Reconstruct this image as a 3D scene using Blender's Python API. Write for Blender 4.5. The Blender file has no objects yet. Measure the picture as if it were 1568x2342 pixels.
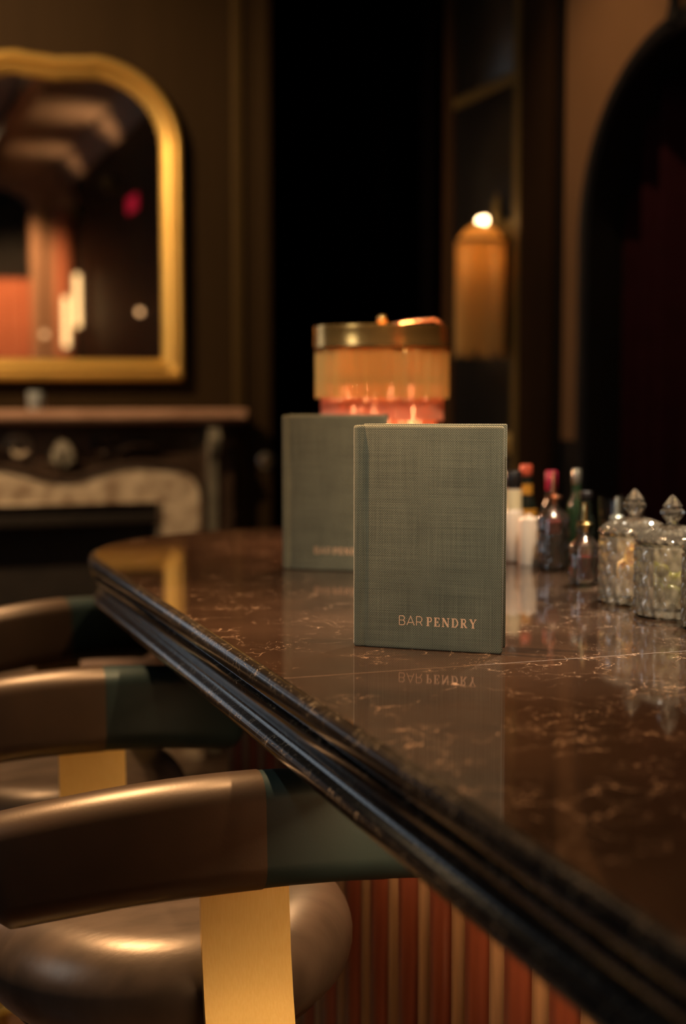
import bpy, bmesh, math, random
from mathutils import Vector, Matrix
random.seed(7)
PI = math.pi
S = bpy.context.scene
COL = S.collection

# ------------------------------------------------------------------ camera
# room axes: +y runs along the bar counter, +x points from the guests to the back bar
ZC = 1.317; YAW = math.radians(19.2); FPX = 3267.0
PITCH = math.atan((2342 / 2 - 900) / FPX)
cam = bpy.data.cameras.new('camera'); camo = bpy.data.objects.new('camera', cam); COL.objects.link(camo)
cam.sensor_fit = 'VERTICAL'; cam.sensor_height = 36.0; cam.lens = FPX / 2342 * 36.0
cam.clip_start = 0.02; cam.clip_end = 60
camo.location = (0, 0, ZC)
camo.rotation_euler = (PI / 2 - PITCH, 0, -YAW)
cam.dof.use_dof = True; cam.dof.focus_distance = 1.36; cam.dof.aperture_fstop = cam.lens / 17.0
cam.dof.aperture_blades = 0
S.camera = camo

# ------------------------------------------------------------------ world, exposure
w = bpy.data.worlds.new('world'); S.world = w; w.use_nodes = True
w.node_tree.nodes['Background'].inputs[0].default_value = (0.55, 0.65, 0.8, 1)
w.node_tree.nodes['Background'].inputs[1].default_value = 0.25
S.view_settings.view_transform = 'Standard'; S.view_settings.look = 'None'
S.view_settings.exposure = 0.8; S.view_settings.gamma = 1.0; S.view_settings.use_curve_mapping = False
S.cycles.max_bounces = 10; S.cycles.transmission_bounces = 10; S.cycles.glossy_bounces = 5
S.cycles.sample_clamp_indirect = 3.0; S.cycles.sample_clamp_direct = 0
S.cycles.caustics_reflective = False; S.cycles.caustics_refractive = False
S.cycles.use_denoising = True

WARM = (1.0, 0.57, 0.27); AMBER = (1.0, 0.50, 0.20); NEUTRAL = (1.0, 0.90, 0.72); COOL = (0.85, 0.93, 1.0)

def spot(name, loc, aim, watts, col, size=60, blend=0.7, rad=0.04, parent=None):
    l = bpy.data.lights.new(name, 'SPOT'); l.energy = watts; l.color = col; l.spot_size = math.radians(size)
    l.spot_blend = blend; l.shadow_soft_size = rad
    o = bpy.data.objects.new(name, l); COL.objects.link(o); o.location = loc
    o.rotation_euler = (Vector(aim) - Vector(loc)).to_track_quat('-Z', 'Y').to_euler(); return o

def point(name, loc, watts, col, rad=0.03):
    l = bpy.data.lights.new(name, 'POINT'); l.energy = watts; l.color = col; l.shadow_soft_size = rad
    o = bpy.data.objects.new(name, l); COL.objects.link(o); o.location = loc; return o

def area(name, loc, aim, sx, sy, watts, col):
    l = bpy.data.lights.new(name, 'AREA'); l.shape = 'RECTANGLE'; l.size = sx; l.size_y = sy; l.energy = watts; l.color = col
    o = bpy.data.objects.new(name, l); COL.objects.link(o); o.location = loc
    o.rotation_euler = (Vector(aim) - Vector(loc)).to_track_quat('-Z', 'Y').to_euler(); return o

CEIL = 3.25
# daylight through the tall window in the fireplace wall, left of the picture
area('window_daylight', (-1.15, 4.94, 1.80), (0.1, 1.6, 0.9), 0.9, 1.6, 2.2, COOL)
# and through the smaller window in the guest-side wall
area('window_daylight', (-2.56, 1.0, 1.95), (0.2, 1.3, 0.8), 0.7, 1.2, 6, COOL)
# recessed ceiling downlights, some added as fill: (x, y, aim x, aim y, aim z, watts, cone)
DOWN = [
    (-0.05, 1.75, 0.25, 1.30, 0.95, 300, 32),
    (0.12, 2.35, 0.25, 2.00, 0.95, 62, 36),
    (0.12, 3.15, 0.20, 2.70, 0.95, 200, 36),
    (-0.75, -0.6, 0.52, 1.30, 1.19, 84, 13),
    (-0.75, 3.55, 0.72, 4.98, 1.66, 250, 72),
    (1.20, 3.0, 1.87, 3.45, 1.20, 46, 52),
    (0.45, 0.35, 0.92, 1.60, 1.10, 105, 26),
    (1.00, -1.30, 1.55, -2.3, 1.9, 150, 60),  # added lamp that warms the columns in the mirror
    (0.85, 0.95, 0.80, 1.10, 1.07, 80, 85),  # added fill lamp that brightens the counter top
    (0.05, 1.30, 0.76, 2.15, 1.41, 80, 11),
    (1.60, 2.15, 0.88, 1.42, 1.12, 400, 22),  # added backlight that brightens the glass jars
]
for i, (x, y, ax, ay, az, wt, sz) in enumerate(DOWN):
    spot('downlight_beam', (x, y, CEIL - 0.03), (ax, ay, az), wt, NEUTRAL if i in (3, 6, 9, 10) else WARM, sz, 0.8, 0.035)

# ------------------------------------------------------------------ materials
MATS = {}
def nodes(m): return m.node_tree.nodes, m.node_tree.links
def mat(name, col, rough=0.5, metal=0.0, col2=None, nscale=8, stretch=(1, 1, 1), detail=4, bump=0.0, bscale=None,
        coat=0.0, trans=0.0, ior=1.5, emit=None, estr=0.0, sheen=0.0, rough2=None, spec=None, dist=0.002, aniso=0.0):
    m = bpy.data.materials.new(name); m.use_nodes = True; N, L = nodes(m)
    b = N['Principled BSDF']; I = b.inputs
    if 'leather' in name: I['Specular Tint'].default_value = (1.0, 0.86, 0.70, 1) if 'green' not in name else (0.8, 1.0, 1.0, 1)
    I['Base Color'].default_value = (*col, 1); I['Roughness'].default_value = rough; I['Metallic'].default_value = metal
    I['Coat Weight'].default_value = coat; I['Coat Roughness'].default_value = 0.06
    I['Transmission Weight'].default_value = trans; I['IOR'].default_value = ior; I['Sheen Weight'].default_value = sheen
    if spec is not None: I['Specular IOR Level'].default_value = spec
    if emit: I['Emission Color'].default_value = (*emit, 1); I['Emission Strength'].default_value = estr
    if col2 or bump or rough2 is not None:
        tc = N.new('ShaderNodeTexCoord'); mp = N.new('ShaderNodeMapping'); mp.inputs['Scale'].default_value = stretch
        L.new(tc.outputs['Object'], mp.inputs['Vector'])
        n = N.new('ShaderNodeTexNoise'); n.inputs['Scale'].default_value = nscale; n.inputs['Detail'].default_value = detail
        L.new(mp.outputs[0], n.inputs['Vector'])
        r = N.new('ShaderNodeValToRGB'); r.color_ramp.elements[0].position = 0.32; r.color_ramp.elements[1].position = 0.68
        L.new(n.outputs['Fac'], r.inputs[0])
        if col2:
            r.color_ramp.elements[0].color = (*col, 1); r.color_ramp.elements[1].color = (*col2, 1)
            L.new(r.outputs[0], I['Base Color'])
        if rough2 is not None:
            mr = N.new('ShaderNodeMapRange'); mr.inputs[3].default_value = rough; mr.inputs[4].default_value = rough2
            L.new(n.outputs['Fac'], mr.inputs[0]); L.new(mr.outputs[0], I['Roughness'])
        if bump:
            n2 = N.new('ShaderNodeTexNoise'); n2.inputs['Scale'].default_value = bscale or nscale * 6; n2.inputs['Detail'].default_value = 5
            L.new(mp.outputs[0], n2.inputs['Vector'])
            bp = N.new('ShaderNodeBump'); bp.inputs['Strength'].default_value = bump; bp.inputs['Distance'].default_value = dist
            L.new(n2.outputs['Fac'], bp.inputs['Height']); L.new(bp.outputs[0], I['Normal'])
    MATS[name] = m; return m

def marble(name, base, base2, vein, rough, vs=1.0, stretch=(1, 1, 1), amount=0.5, coat=0.0):
    m = mat(name, base, rough, coat=coat); N, L = nodes(m); b = N['Principled BSDF']
    tc = N.new('ShaderNodeTexCoord'); mp = N.new('ShaderNodeMapping'); mp.inputs['Scale'].default_value = stretch
    L.new(tc.outputs['Object'], mp.inputs['Vector'])
    def noise(sc, det=5):
        n = N.new('ShaderNodeTexNoise'); n.inputs['Scale'].default_value = sc; n.inputs['Detail'].default_value = det
        L.new(mp.outputs[0], n.inputs['Vector']); return n
    def vmath(op, a, bb):
        v = N.new('ShaderNodeVectorMath'); v.operation = op
        for k, s in enumerate((a, bb)):
            if hasattr(s, 'node'): L.new(s, v.inputs[k])
            else: v.inputs[k].default_value = s
        return v.outputs[0]
    def math_(op, a, bb=0.0):
        v = N.new('ShaderNodeMath'); v.operation = op
        for k, s in enumerate((a, bb)):
            if hasattr(s, 'node'): L.new(s, v.inputs[k])
            else: v.inputs[k].default_value = s
        return v.outputs[0]
    def ramp(s, p0, p1, c0=(0, 0, 0), c1=(1, 1, 1)):
        r = N.new('ShaderNodeValToRGB'); r.color_ramp.elements[0].position = p0; r.color_ramp.elements[1].position = p1
        r.color_ramp.elements[0].color = (*c0, 1); r.color_ramp.elements[1].color = (*c1, 1); L.new(s, r.inputs[0]); return r.outputs[0]
    total = None
    for sc, warp, wsc, width, msc, m0 in ((7 * vs, 0.20, 5 * vs, 0.011, 4.0 * vs, amount), (19 * vs, 0.10, 14 * vs, 0.018, 7.0 * vs, amount + 0.02), (3.2 * vs, 0.35, 3 * vs, 0.006, 2.5 * vs, amount - 0.06)):
        n = noise(wsc, 6)
        d = vmath('SCALE', n.outputs['Color'], (0, 0, 0)); d.node.inputs['Scale'].default_value = warp
        co = vmath('ADD', mp.outputs[0], d)
        v = N.new('ShaderNodeTexVoronoi'); v.feature = 'DISTANCE_TO_EDGE'; v.inputs['Scale'].default_value = sc
        L.new(co, v.inputs['Vector'])
        line = ramp(v.outputs['Distance'], 0.0, width, (1, 1, 1), (0, 0, 0))
        mask = ramp(noise(msc, 3).outputs['Fac'], m0, m0 + 0.10)
        brk = ramp(noise(msc * 9, 3).outputs['Fac'], 0.40, 0.58)
        t = math_('MULTIPLY', math_('MULTIPLY', line, mask), brk)
        total = t if total is None else math_('MAXIMUM', total, t)
    cloud = ramp(noise(3.0 * vs, 6).outputs['Fac'], 0.3, 0.75, base, base2)
    mx = N.new('ShaderNodeMix'); mx.data_type = 'RGBA'; L.new(total, mx.inputs[0]); L.new(cloud, mx.inputs[6]); mx.inputs[7].default_value = (*vein, 1)
    L.new(mx.outputs[2], b.inputs['Base Color']); return m

def linen(name, light, dark):
    m = mat(name, light, 0.85, sheen=0.15); N, L = nodes(m); b = N['Principled BSDF']
    tc = N.new('ShaderNodeTexCoord'); sep = N.new('ShaderNodeSeparateXYZ')
    nz = N.new('ShaderNodeTexNoise'); nz.inputs['Scale'].default_value = 55; nz.inputs['Detail'].default_value = 3
    L.new(tc.outputs['Object'], nz.inputs['Vector'])
    sc = N.new('ShaderNodeVectorMath'); sc.operation = 'SCALE'; sc.inputs['Scale'].default_value = 0.0012; L.new(nz.outputs['Color'], sc.inputs[0])
    ad = N.new('ShaderNodeVectorMath'); ad.operation = 'ADD'; L.new(tc.outputs['Object'], ad.inputs[0]); L.new(sc.outputs[0], ad.inputs[1])
    L.new(ad.outputs[0], sep.inputs[0])
    def mt(op, a, c=None):
        v = N.new('ShaderNodeMath'); v.operation = op
        for k, s in enumerate((a, c)):
            if s is None: continue
            if hasattr(s, 'node'): L.new(s, v.inputs[k])
            else: v.inputs[k].default_value = s
        return v.outputs[0]
    pitch = 0.0023
    def wave(axis, other):
        ph = mt('MULTIPLY', sep.outputs[axis], 2 * PI / pitch); return mt('SINE', ph)
    wx, wz = wave('X', 'Z'), wave('Z', 'X')
    weave = mt('ADD', mt('MULTIPLY', mt('MULTIPLY', wx, wz), 0.5), 0.5)      # over and under threads
    def streak(st, seed):
        mp = N.new('ShaderNodeMapping'); mp.inputs['Scale'].default_value = st; mp.inputs['Location'].default_value = (seed, seed, seed)
        L.new(tc.outputs['Object'], mp.inputs[0]); n = N.new('ShaderNodeTexNoise'); n.inputs['Scale'].default_value = 1; n.inputs['Detail'].default_value = 2
        L.new(mp.outputs[0], n.inputs['Vector']); return n.outputs['Fac']
    s1 = streak((1200, 30, 14), 3); s2 = streak((14, 30, 1200), 9)
    sl = mt('MULTIPLY', mt('ADD', s1, s2), 0.5)
    cl = N.new('ShaderNodeTexNoise'); cl.inputs['Scale'].default_value = 28; cl.inputs['Detail'].default_value = 3; L.new(tc.outputs['Object'], cl.inputs['Vector'])
    tot = mt('ADD', mt('MULTIPLY', weave, 0.70), mt('ADD', mt('MULTIPLY', mt('SUBTRACT', sl, 0.5), 1.0), mt('ADD', mt('MULTIPLY', mt('SUBTRACT', cl.outputs['Fac'], 0.5), 0.3), 0.15)))
    r = N.new('ShaderNodeValToRGB'); r.color_ramp.elements[0].position = 0.12; r.color_ramp.elements[1].position = 0.95
    r.color_ramp.elements[0].color = (*dark, 1); r.color_ramp.elements[1].color = (*light, 1); L.new(tot, r.inputs[0]); L.new(r.outputs[0], b.inputs['Base Color'])
    bp = N.new('ShaderNodeBump'); bp.inputs['Strength'].default_value = 0.5; bp.inputs['Distance'].default_value = 0.0003
    L.new(tot, bp.inputs['Height']); L.new(bp.outputs[0], b.inputs['Normal']); return m

marble('dark_marble', (0.018, 0.0105, 0.007), (0.046, 0.026, 0.016), (0.40, 0.26, 0.17), 0.05, 2.3, (1, 1, 1), 0.52)
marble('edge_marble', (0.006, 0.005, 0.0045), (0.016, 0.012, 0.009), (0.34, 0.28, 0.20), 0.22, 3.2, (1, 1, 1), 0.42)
marble('brown_marble', (0.016, 0.011, 0.008), (0.05, 0.034, 0.024), (0.28, 0.22, 0.17), 0.3, 2.2, (1, 1, 1), 0.46)
mat('pale_marble', (0.17, 0.12, 0.08), 0.32, col2=(0.58, 0.54, 0.42), nscale=8, stretch=(1.8, 1, 2.6), detail=6)
mat('grey_marble', (0.10, 0.105, 0.085), 0.35, col2=(0.20, 0.20, 0.16), nscale=18)
mat('seam_filler', (0.11, 0.07, 0.045), 0.5)
linen('linen', (0.285, 0.270, 0.168), (0.034, 0.034, 0.021))
mat('copper_foil', (0.95, 0.56, 0.32), 0.5, 0.2, bump=0.3, nscale=400, emit=None)
mat('page', (0.30, 0.22, 0.15), 0.8)
mat('edge_cloth', (0.035, 0.032, 0.024), 0.9)
mat('bronze_leather', (0.022, 0.013, 0.0075), 0.47, spec=0.9, col2=(0.040, 0.024, 0.014), nscale=14, bump=0.16, bscale=420, dist=0.0006, rough2=0.33)
mat('green_leather', (0.007, 0.015, 0.016), 0.45, spec=0.5, col2=(0.012, 0.024, 0.025), nscale=9, bump=0.10, bscale=420, dist=0.0006)
mat('seat_leather', (0.038, 0.028, 0.021), 0.44, spec=0.8, col2=(0.075, 0.056, 0.043), nscale=16, stretch=(1, 2.5, 1), bump=0.25, bscale=70, dist=0.0008, rough2=0.30)
mat('brushed_brass', (0.86, 0.65, 0.24), 0.36, 1.0, col2=(0.90, 0.70, 0.28), nscale=60, stretch=(14, 14, 0.5), bump=0.02, bscale=120)
mat('mirror_brass', (0.80, 0.57, 0.16), 0.42, 0.85, col2=(0.84, 0.61, 0.19), nscale=5)
mat('polished_brass', (0.88, 0.60, 0.24), 0.16, 1.0)
mat('rim_brass', (0.80, 0.46, 0.14), 0.24, 0.85)
mat('dull_brass', (0.13, 0.095, 0.03), 0.6, 0.6)
mat('copper', (0.90, 0.36, 0.17), 0.22, 1.0)
mat('red_wood', (0.075, 0.016, 0.006), 0.38, col2=(0.12, 0.028, 0.011), nscale=14, stretch=(6, 6, 0.5), bump=0.05)
mat('tan_wood', (0.13, 0.065, 0.028), 0.38, col2=(0.19, 0.10, 0.045), nscale=14, stretch=(6, 6, 0.5), bump=0.05)
mat('dark_wood', (0.030, 0.016, 0.009), 0.45, col2=(0.05, 0.026, 0.014), nscale=6, stretch=(4, 4, 0.5))
mat('floor_wood', (0.045, 0.024, 0.012), 0.35, col2=(0.085, 0.045, 0.022), nscale=5, stretch=(6, 0.8, 1), bump=0.05)
mat('olive_wall', (0.020, 0.0125, 0.0045), 0.7, spec=0.15, col2=(0.024, 0.015, 0.0055), nscale=3, stretch=(8, 8, 0.3), bump=0.04)
mat('olive_trim', (0.040, 0.027, 0.009), 0.55, spec=0.2, col2=(0.044, 0.030, 0.010), nscale=4)
mat('tan_wall', (0.27, 0.15, 0.066), 0.8, spec=0.2, col2=(0.30, 0.165, 0.075), nscale=4, bump=0.03)
mat('umber_panel', (0.030, 0.018, 0.010), 0.8, spec=0.0, col2=(0.036, 0.021, 0.012), nscale=4)
mat('black_paint', (0.006, 0.0055, 0.005), 0.6, spec=0.2, col2=(0.008, 0.007, 0.006), nscale=8)
mat('black_glass', (0.006, 0.007, 0.008), 0.35, spec=0.3)
mat('black_velvet', (0.0018, 0.0015, 0.0020), 1.0, spec=0.0, col2=(0.0026, 0.0020, 0.0026), nscale=20)
mat('burgundy_velvet', (0.016, 0.0035, 0.005), 1.0, spec=0.05, col2=(0.021, 0.0045, 0.0065), nscale=20)
mat('ceiling_paint', (0.34, 0.28, 0.25), 0.7, col2=(0.37, 0.31, 0.27), nscale=3)
mat('plaster', (0.30, 0.17, 0.10), 0.8, col2=(0.33, 0.19, 0.11), nscale=3)
mat('terracotta', (0.30, 0.090, 0.040), 0.7, col2=(0.36, 0.115, 0.055), nscale=5)
mat('mirror_glass', (0.90, 0.86, 0.80), 0.02, 1.0)
mat('soot', (0.008, 0.007, 0.006), 0.9, col2=(0.014, 0.012, 0.010), nscale=12)
def thin_glass(name, tint, bright_mix, fcol, rough):
    m = mat(name, tint, rough); N, L = nodes(m); out = N['Material Output']
    tr = N.new('ShaderNodeBsdfTransparent'); tr.inputs[0].default_value = (*tint, 1)
    tl = N.new('ShaderNodeBsdfTranslucent'); tl.inputs[0].default_value = (*fcol, 1)
    df = N.new('ShaderNodeBsdfDiffuse'); df.inputs[0].default_value = (*fcol, 1)
    gl = N.new('ShaderNodeBsdfGlossy'); gl.inputs['Roughness'].default_value = rough
    lw = N.new('ShaderNodeLayerWeight'); lw.inputs[0].default_value = 0.45
    def mx(f, a, b):
        k = N.new('ShaderNodeMixShader')
        if hasattr(f, 'node'): L.new(f, k.inputs[0])
        else: k.inputs[0].default_value = f
        L.new(a.outputs[0], k.inputs[1]); L.new(b.outputs[0], k.inputs[2]); return k
    L.new(mx(lw.outputs['Fresnel'], mx(bright_mix, tr, mx(0.5, tl, df)), gl).outputs[0], out.inputs[0]); return m
thin_glass('cut_glass', (1.0, 0.97, 0.92), 0.30, (1.0, 0.84, 0.62), 0.07)  # milky share brightens clear glass, standing in for light the cuts catch
thin_glass('lid_glass', (1.0, 0.97, 0.92), 0.10, (1.0, 0.84, 0.64), 0.05)
thin_glass('decanter_glass', (1.0, 0.96, 0.94), 0.03, (1.0, 0.84, 0.64), 0.06)
thin_glass('frosted_glass', (0.9, 0.97, 1.0), 0.6, (0.80, 0.95, 1.0), 0.1)
mat('clear_glass', (0.95, 0.97, 0.96), 0.02, trans=1.0, ior=1.45)
mat('green_glass', (0.10, 0.22, 0.10), 0.05, trans=0.8, ior=1.45)
mat('dark_glass', (0.012, 0.016, 0.012), 0.08)
mat('pale_glass', (0.55, 0.62, 0.55), 0.08, trans=0.6, ior=1.45)
mat('red_liquid', (0.32, 0.014, 0.020), 0.08, coat=0.5)
mat('pink_liquid', (0.80, 0.15, 0.16), 0.12, coat=0.5)
mat('black_liquid', (0.020, 0.016, 0.013), 0.08, coat=0.5)
mat('lemon', (0.90, 0.50, 0.04), 0.45, col2=(0.95, 0.62, 0.10), nscale=60)
mat('olive_fruit', (0.15, 0.17, 0.015), 0.3, col2=(0.26, 0.27, 0.03), nscale=60)
mat('cherry', (0.016, 0.008, 0.012), 0.18, coat=0.4)
mat('white_ceramic', (0.72, 0.60, 0.48), 0.35, col2=(0.78, 0.66, 0.53), nscale=12)
mat('cream_label', (0.70, 0.60, 0.36), 0.6, col2=(0.76, 0.66, 0.42), nscale=20)
mat('amber_label', (0.55, 0.26, 0.03), 0.5)
mat('magenta_cap', (0.35, 0.006, 0.06), 0.3)
mat('black_cap', (0.012, 0.010, 0.010), 0.35)
mat('red_cap', (0.55, 0.10, 0.05), 0.35)
mat('silver_cap', (0.62, 0.62, 0.52), 0.25, 0.8)
mat('gold_fringe', (0.62, 0.34, 0.10), 0.6, col2=(0.70, 0.42, 0.14), nscale=80, stretch=(1, 1, 0.05))
mat('cream_fabric', (0.55, 0.40, 0.30), 0.85, col2=(0.62, 0.46, 0.35), nscale=30)
mat('bulb_glow', (1, 0.8, 0.5), 0.4, emit=(1.0, 0.62, 0.30), estr=8)
mat('tube_glow', (1, 0.8, 0.5), 0.4, emit=(1.0, 0.60, 0.25), estr=1.5)
mat('small_glow', (1, 0.8, 0.5), 0.4, emit=(1.0, 0.55, 0.24), estr=1.2)
mat('red_glow', (0.4, 0.01, 0.03), 0.4, emit=(1.0, 0.02, 0.07), estr=0.16)
mat('down_glow', (1, 0.8, 0.5), 0.4, emit=(1.0, 0.70, 0.40), estr=40)
mat('strip_glow', (1, 0.8, 0.5), 0.4, emit=(1.0, 0.62, 0.30), estr=4)
mat('lit_brown_marble', (0.26, 0.165, 0.115), 0.35, col2=(0.40, 0.27, 0.20), nscale=9, stretch=(1, 2, 2), detail=6)  # brown marble lightened: the shelf edge's lit look is put into the colour
mat('candle_wax', (0.80, 0.90, 0.98), 0.4)
def translucent(name, col, fac):
    m = mat(name, col, 0.6); N, L = nodes(m); b = N['Principled BSDF']; out = N['Material Output']
    t = N.new('ShaderNodeBsdfTranslucent'); t.inputs[0].default_value = (*col, 1)
    mx = N.new('ShaderNodeMixShader'); mx.inputs[0].default_value = fac
    L.new(b.outputs[0], mx.inputs[1]); L.new(t.outputs[0], mx.inputs[2]); L.new(mx.outputs[0], out.inputs[0]); return m
translucent('fringe', (0.85, 0.54, 0.16), 0.3)
translucent('liner', (0.75, 0.46, 0.17), 0.35)
translucent('inner_fringe', (0.92, 0.58, 0.40), 0.5)
translucent('olive_fringe', (0.62, 0.44, 0.17), 0.45)

# ------------------------------------------------------------------ mesh helpers
def link(name, me, m=None, parent=None, loc=None):
    o = bpy.data.objects.new(name, me); COL.objects.link(o)
    if m and me: me.materials.append(MATS[m])
    if parent: o.parent = parent
    if loc is not None: o.location = loc
    return o
def tag(o, label=None, cat=None, group=None, kind=None):
    for k, v in (('label', label), ('category', cat), ('group', group), ('kind', kind)):
        if v: o[k] = v
    return o
def empty(name, loc, rz=0, label=None, cat=None, group=None):
    o = bpy.data.objects.new(name, None); COL.objects.link(o); o.location = loc; o.rotation_euler.z = rz
    o.empty_display_size = 0.05
    return tag(o, label, cat, group)
def done(bm, name, m, parent=None, loc=None, smooth=False, angle=None):
    bmesh.ops.recalc_face_normals(bm, faces=bm.faces)
    me = bpy.data.meshes.new(name); bm.to_mesh(me); bm.free()
    if smooth or angle:
        for p in me.polygons: p.use_smooth = True
        if angle: me.set_sharp_from_angle(angle=math.radians(angle))
    return link(name, me, m, parent, loc)
def add_box(bm, x0, x1, y0, y1, z0, z1, bev=0.0, seg=2):
    r = bmesh.ops.create_cube(bm, size=1.0); vs = r['verts']
    for v in vs: v.co = Vector(((x0 + x1) / 2 + v.co.x * (x1 - x0), (y0 + y1) / 2 + v.co.y * (y1 - y0), (z0 + z1) / 2 + v.co.z * (z1 - z0)))
    if bev:
        es = list({e for v in vs for e in v.link_edges})
        bmesh.ops.bevel(bm, geom=es, offset=bev, segments=seg, profile=0.5, affect='EDGES')
def box(name, x0, x1, y0, y1, z0, z1, m, parent=None, bev=0.0, seg=2):
    bm = bmesh.new(); add_box(bm, x0, x1, y0, y1, z0, z1, bev, seg); return done(bm, name, m, parent, angle=35 if bev else None)
def lathe_bm(prof, n=40, mod=None, closed=False, bm=None):
    bm = bm or bmesh.new(); rings = []
    for j, (r, z) in enumerate(prof):
        if r < 1e-6: rings.append([bm.verts.new((0, 0, z))]); continue
        ring = []
        for i in range(n):
            a = 2 * PI * i / n; rr = r + (mod(a, z, j) if mod else 0)
            ring.append(bm.verts.new((rr * math.cos(a), rr * math.sin(a), z)))
        rings.append(ring)
    idx = list(range(len(rings) - 1)); 
    pairs = [(rings[i], rings[i + 1]) for i in idx]
    if closed: pairs.append((rings[-1], rings[0]))
    for a, b in pairs:
        if len(a) == 1 and len(b) == 1: continue
        for i in range(n):
            k = (i + 1) % n
            if len(a) == 1: bm.faces.new((a[0], b[i], b[k]))
            elif len(b) == 1: bm.faces.new((a[i], a[k], b[0]))
            else: bm.faces.new((a[i], a[k], b[k], b[i]))
    return bm
def lathe(name, prof, m, parent=None, loc=None, n=40, mod=None, closed=False, angle=50, smooth=True):
    return done(lathe_bm(prof, n, mod, closed), name, m, parent, loc, smooth=smooth, angle=angle if smooth else None)
def inset(pts, d):
    n = len(pts); out = []
    for i in range(n):
        p0, p1, p2 = Vector(pts[i - 1]), Vector(pts[i]), Vector(pts[(i + 1) % n])
        a = (p1 - p0).normalized(); b = (p2 - p1).normalized()
        na, nb = Vector((-a.y, a.x)), Vector((-b.y, b.x))     # inward for counter-clockwise
        k = na + nb; l = k.length
        if l < 1e-6: out.append(p1 + na * d); continue
        k /= l; c = max(0.3, k.dot(na)); out.append(p1 + k * (d / c))
    return out
def sweep_outline(bm, pts, prof, to3, cap0=True, cap1=True):
    """prof: list of (inset, height); to3(p2, h) -> 3d"""
    rings = [[bm.verts.new(to3(p, h)) for p in inset(pts, d)] for d, h in prof]; n = len(pts)
    for a, b in zip(rings, rings[1:]):
        for i in range(n):
            k = (i + 1) % n; bm.faces.new((a[i], a[k], b[k], b[i]))
    if cap0: bm.faces.new(rings[0])
    if cap1: bm.faces.new(list(reversed(rings[-1])))
    return rings
def tube_bm(pts, rad, n=10, bm=None, caps=True, closed=False):
    bm = bm or bmesh.new(); rings = []; N = len(pts); pts = [Vector(p) for p in pts]
    for i, p in enumerate(pts):
        if closed: t = (pts[(i + 1) % N] - pts[i - 1]).normalized()
        else: t = (pts[min(i + 1, N - 1)] - pts[max(i - 1, 0)]).normalized()
        up = Vector((0, 0, 1)) if abs(t.z) < 0.95 else Vector((0, 1, 0))
        s = t.cross(up).normalized(); u = s.cross(t).normalized()
        r = rad[i] if isinstance(rad, (list, tuple)) else rad
        rings.append([bm.verts.new(p + (s * math.cos(2 * PI * k / n) + u * math.sin(2 * PI * k / n)) * r) for k in range(n)])
    prs = list(zip(rings, rings[1:])) + ([(rings[-1], rings[0])] if closed else [])
    for a, b in prs:
        for k in range(n):
            q = (k + 1) % n; bm.faces.new((a[k], a[q], b[q], b[k]))
    if caps and not closed: bm.faces.new(rings[0]); bm.faces.new(list(reversed(rings[-1])))
    return bm
def tube(name, pts, rad, m, parent=None, n=10, closed=False, loc=None):
    return done(tube_bm(pts, rad, n, None, True, closed), name, m, parent, loc, smooth=True, angle=60)
def sweep_section(path, section, bm=None, caps=True):
    """path: list of (pos, side, up) frames; section: list of (s, u) per frame or shared"""
    bm = bm or bmesh.new(); rings = []
    for i, (p, s, u) in enumerate(path):
        sec = section(i) if callable(section) else section
        rings.append([bm.verts.new(p + s * a + u * b) for a, b in sec])
    n = len(rings[0])
    for a, b in zip(rings, rings[1:]):
        for k in range(n):
            q = (k + 1) % n; bm.faces.new((a[k], a[q], b[q], b[k]))
    if caps: bm.faces.new(rings[0]); bm.faces.new(list(reversed(rings[-1])))
    return bm
def rounded_rect(w_, h_, r, seg=6):
    out = []
    for cx, cy, a0 in ((w_ / 2 - r, h_ / 2 - r, 0), (-w_ / 2 + r, h_ / 2 - r, PI / 2), (-w_ / 2 + r, -h_ / 2 + r, PI), (w_ / 2 - r, -h_ / 2 + r, 1.5 * PI)):
        for k in range(seg + 1):
            a = a0 + PI / 2 * k / seg; out.append((cx + r * math.cos(a), cy + r * math.sin(a)))
    return out
def copy_tree(o, parent=None):
    c = o.copy(); COL.objects.link(c); c.parent = parent
    for ch in list(o.children): copy_tree(ch, c)
    return c

# ------------------------------------------------------------------ room shell
XL, XR, YB, YF = -2.6, 1.87, -2.3, 4.98        # guest-side wall, back-bar wall, wall behind the camera, fireplace wall
def struct(o): o['kind'] = 'structure'; return o
struct(box('floor', XL - 0.1, 3.2, YB - 0.1, 6.2, -0.05, 0.0, 'floor_wood'))
struct(box('ceiling', XL - 0.1, 3.2, YB - 0.1, 6.2, CEIL, CEIL + 0.05, 'ceiling_paint'))
bm = bmesh.new()
add_box(bm, XL - 0.1, XL, YB - 0.1, 0.6, 0, CEIL); add_box(bm, XL - 0.1, XL, 1.4, YF + 0.12, 0, CEIL); add_box(bm, XL - 0.1, XL, 0.6, 1.4, 0, 1.3); add_box(bm, XL - 0.1, XL, 0.6, 1.4, 2.6, CEIL)
struct(done(bm, 'wall_left', 'olive_wall'))
wf = struct(box('window_2', XL - 0.08, XL - 0.02, 0.6, 1.4, 1.3, 1.35, 'black_paint'))
for a in ((0.6, 0.65, 1.35, 2.6), (1.35, 1.4, 1.35, 2.6), (0.65, 1.35, 2.55, 2.6), (0.98, 1.02, 1.35, 2.55)): box('window_frame', XL - 0.08, XL - 0.02, a[0], a[1], a[2], a[3], 'black_paint', wf)
for a in ((0.65, 0.98), (1.02, 1.35)): box('pane', XL - 0.052, XL - 0.048, a[0], a[1], 1.35, 2.55, 'clear_glass', wf)
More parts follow.
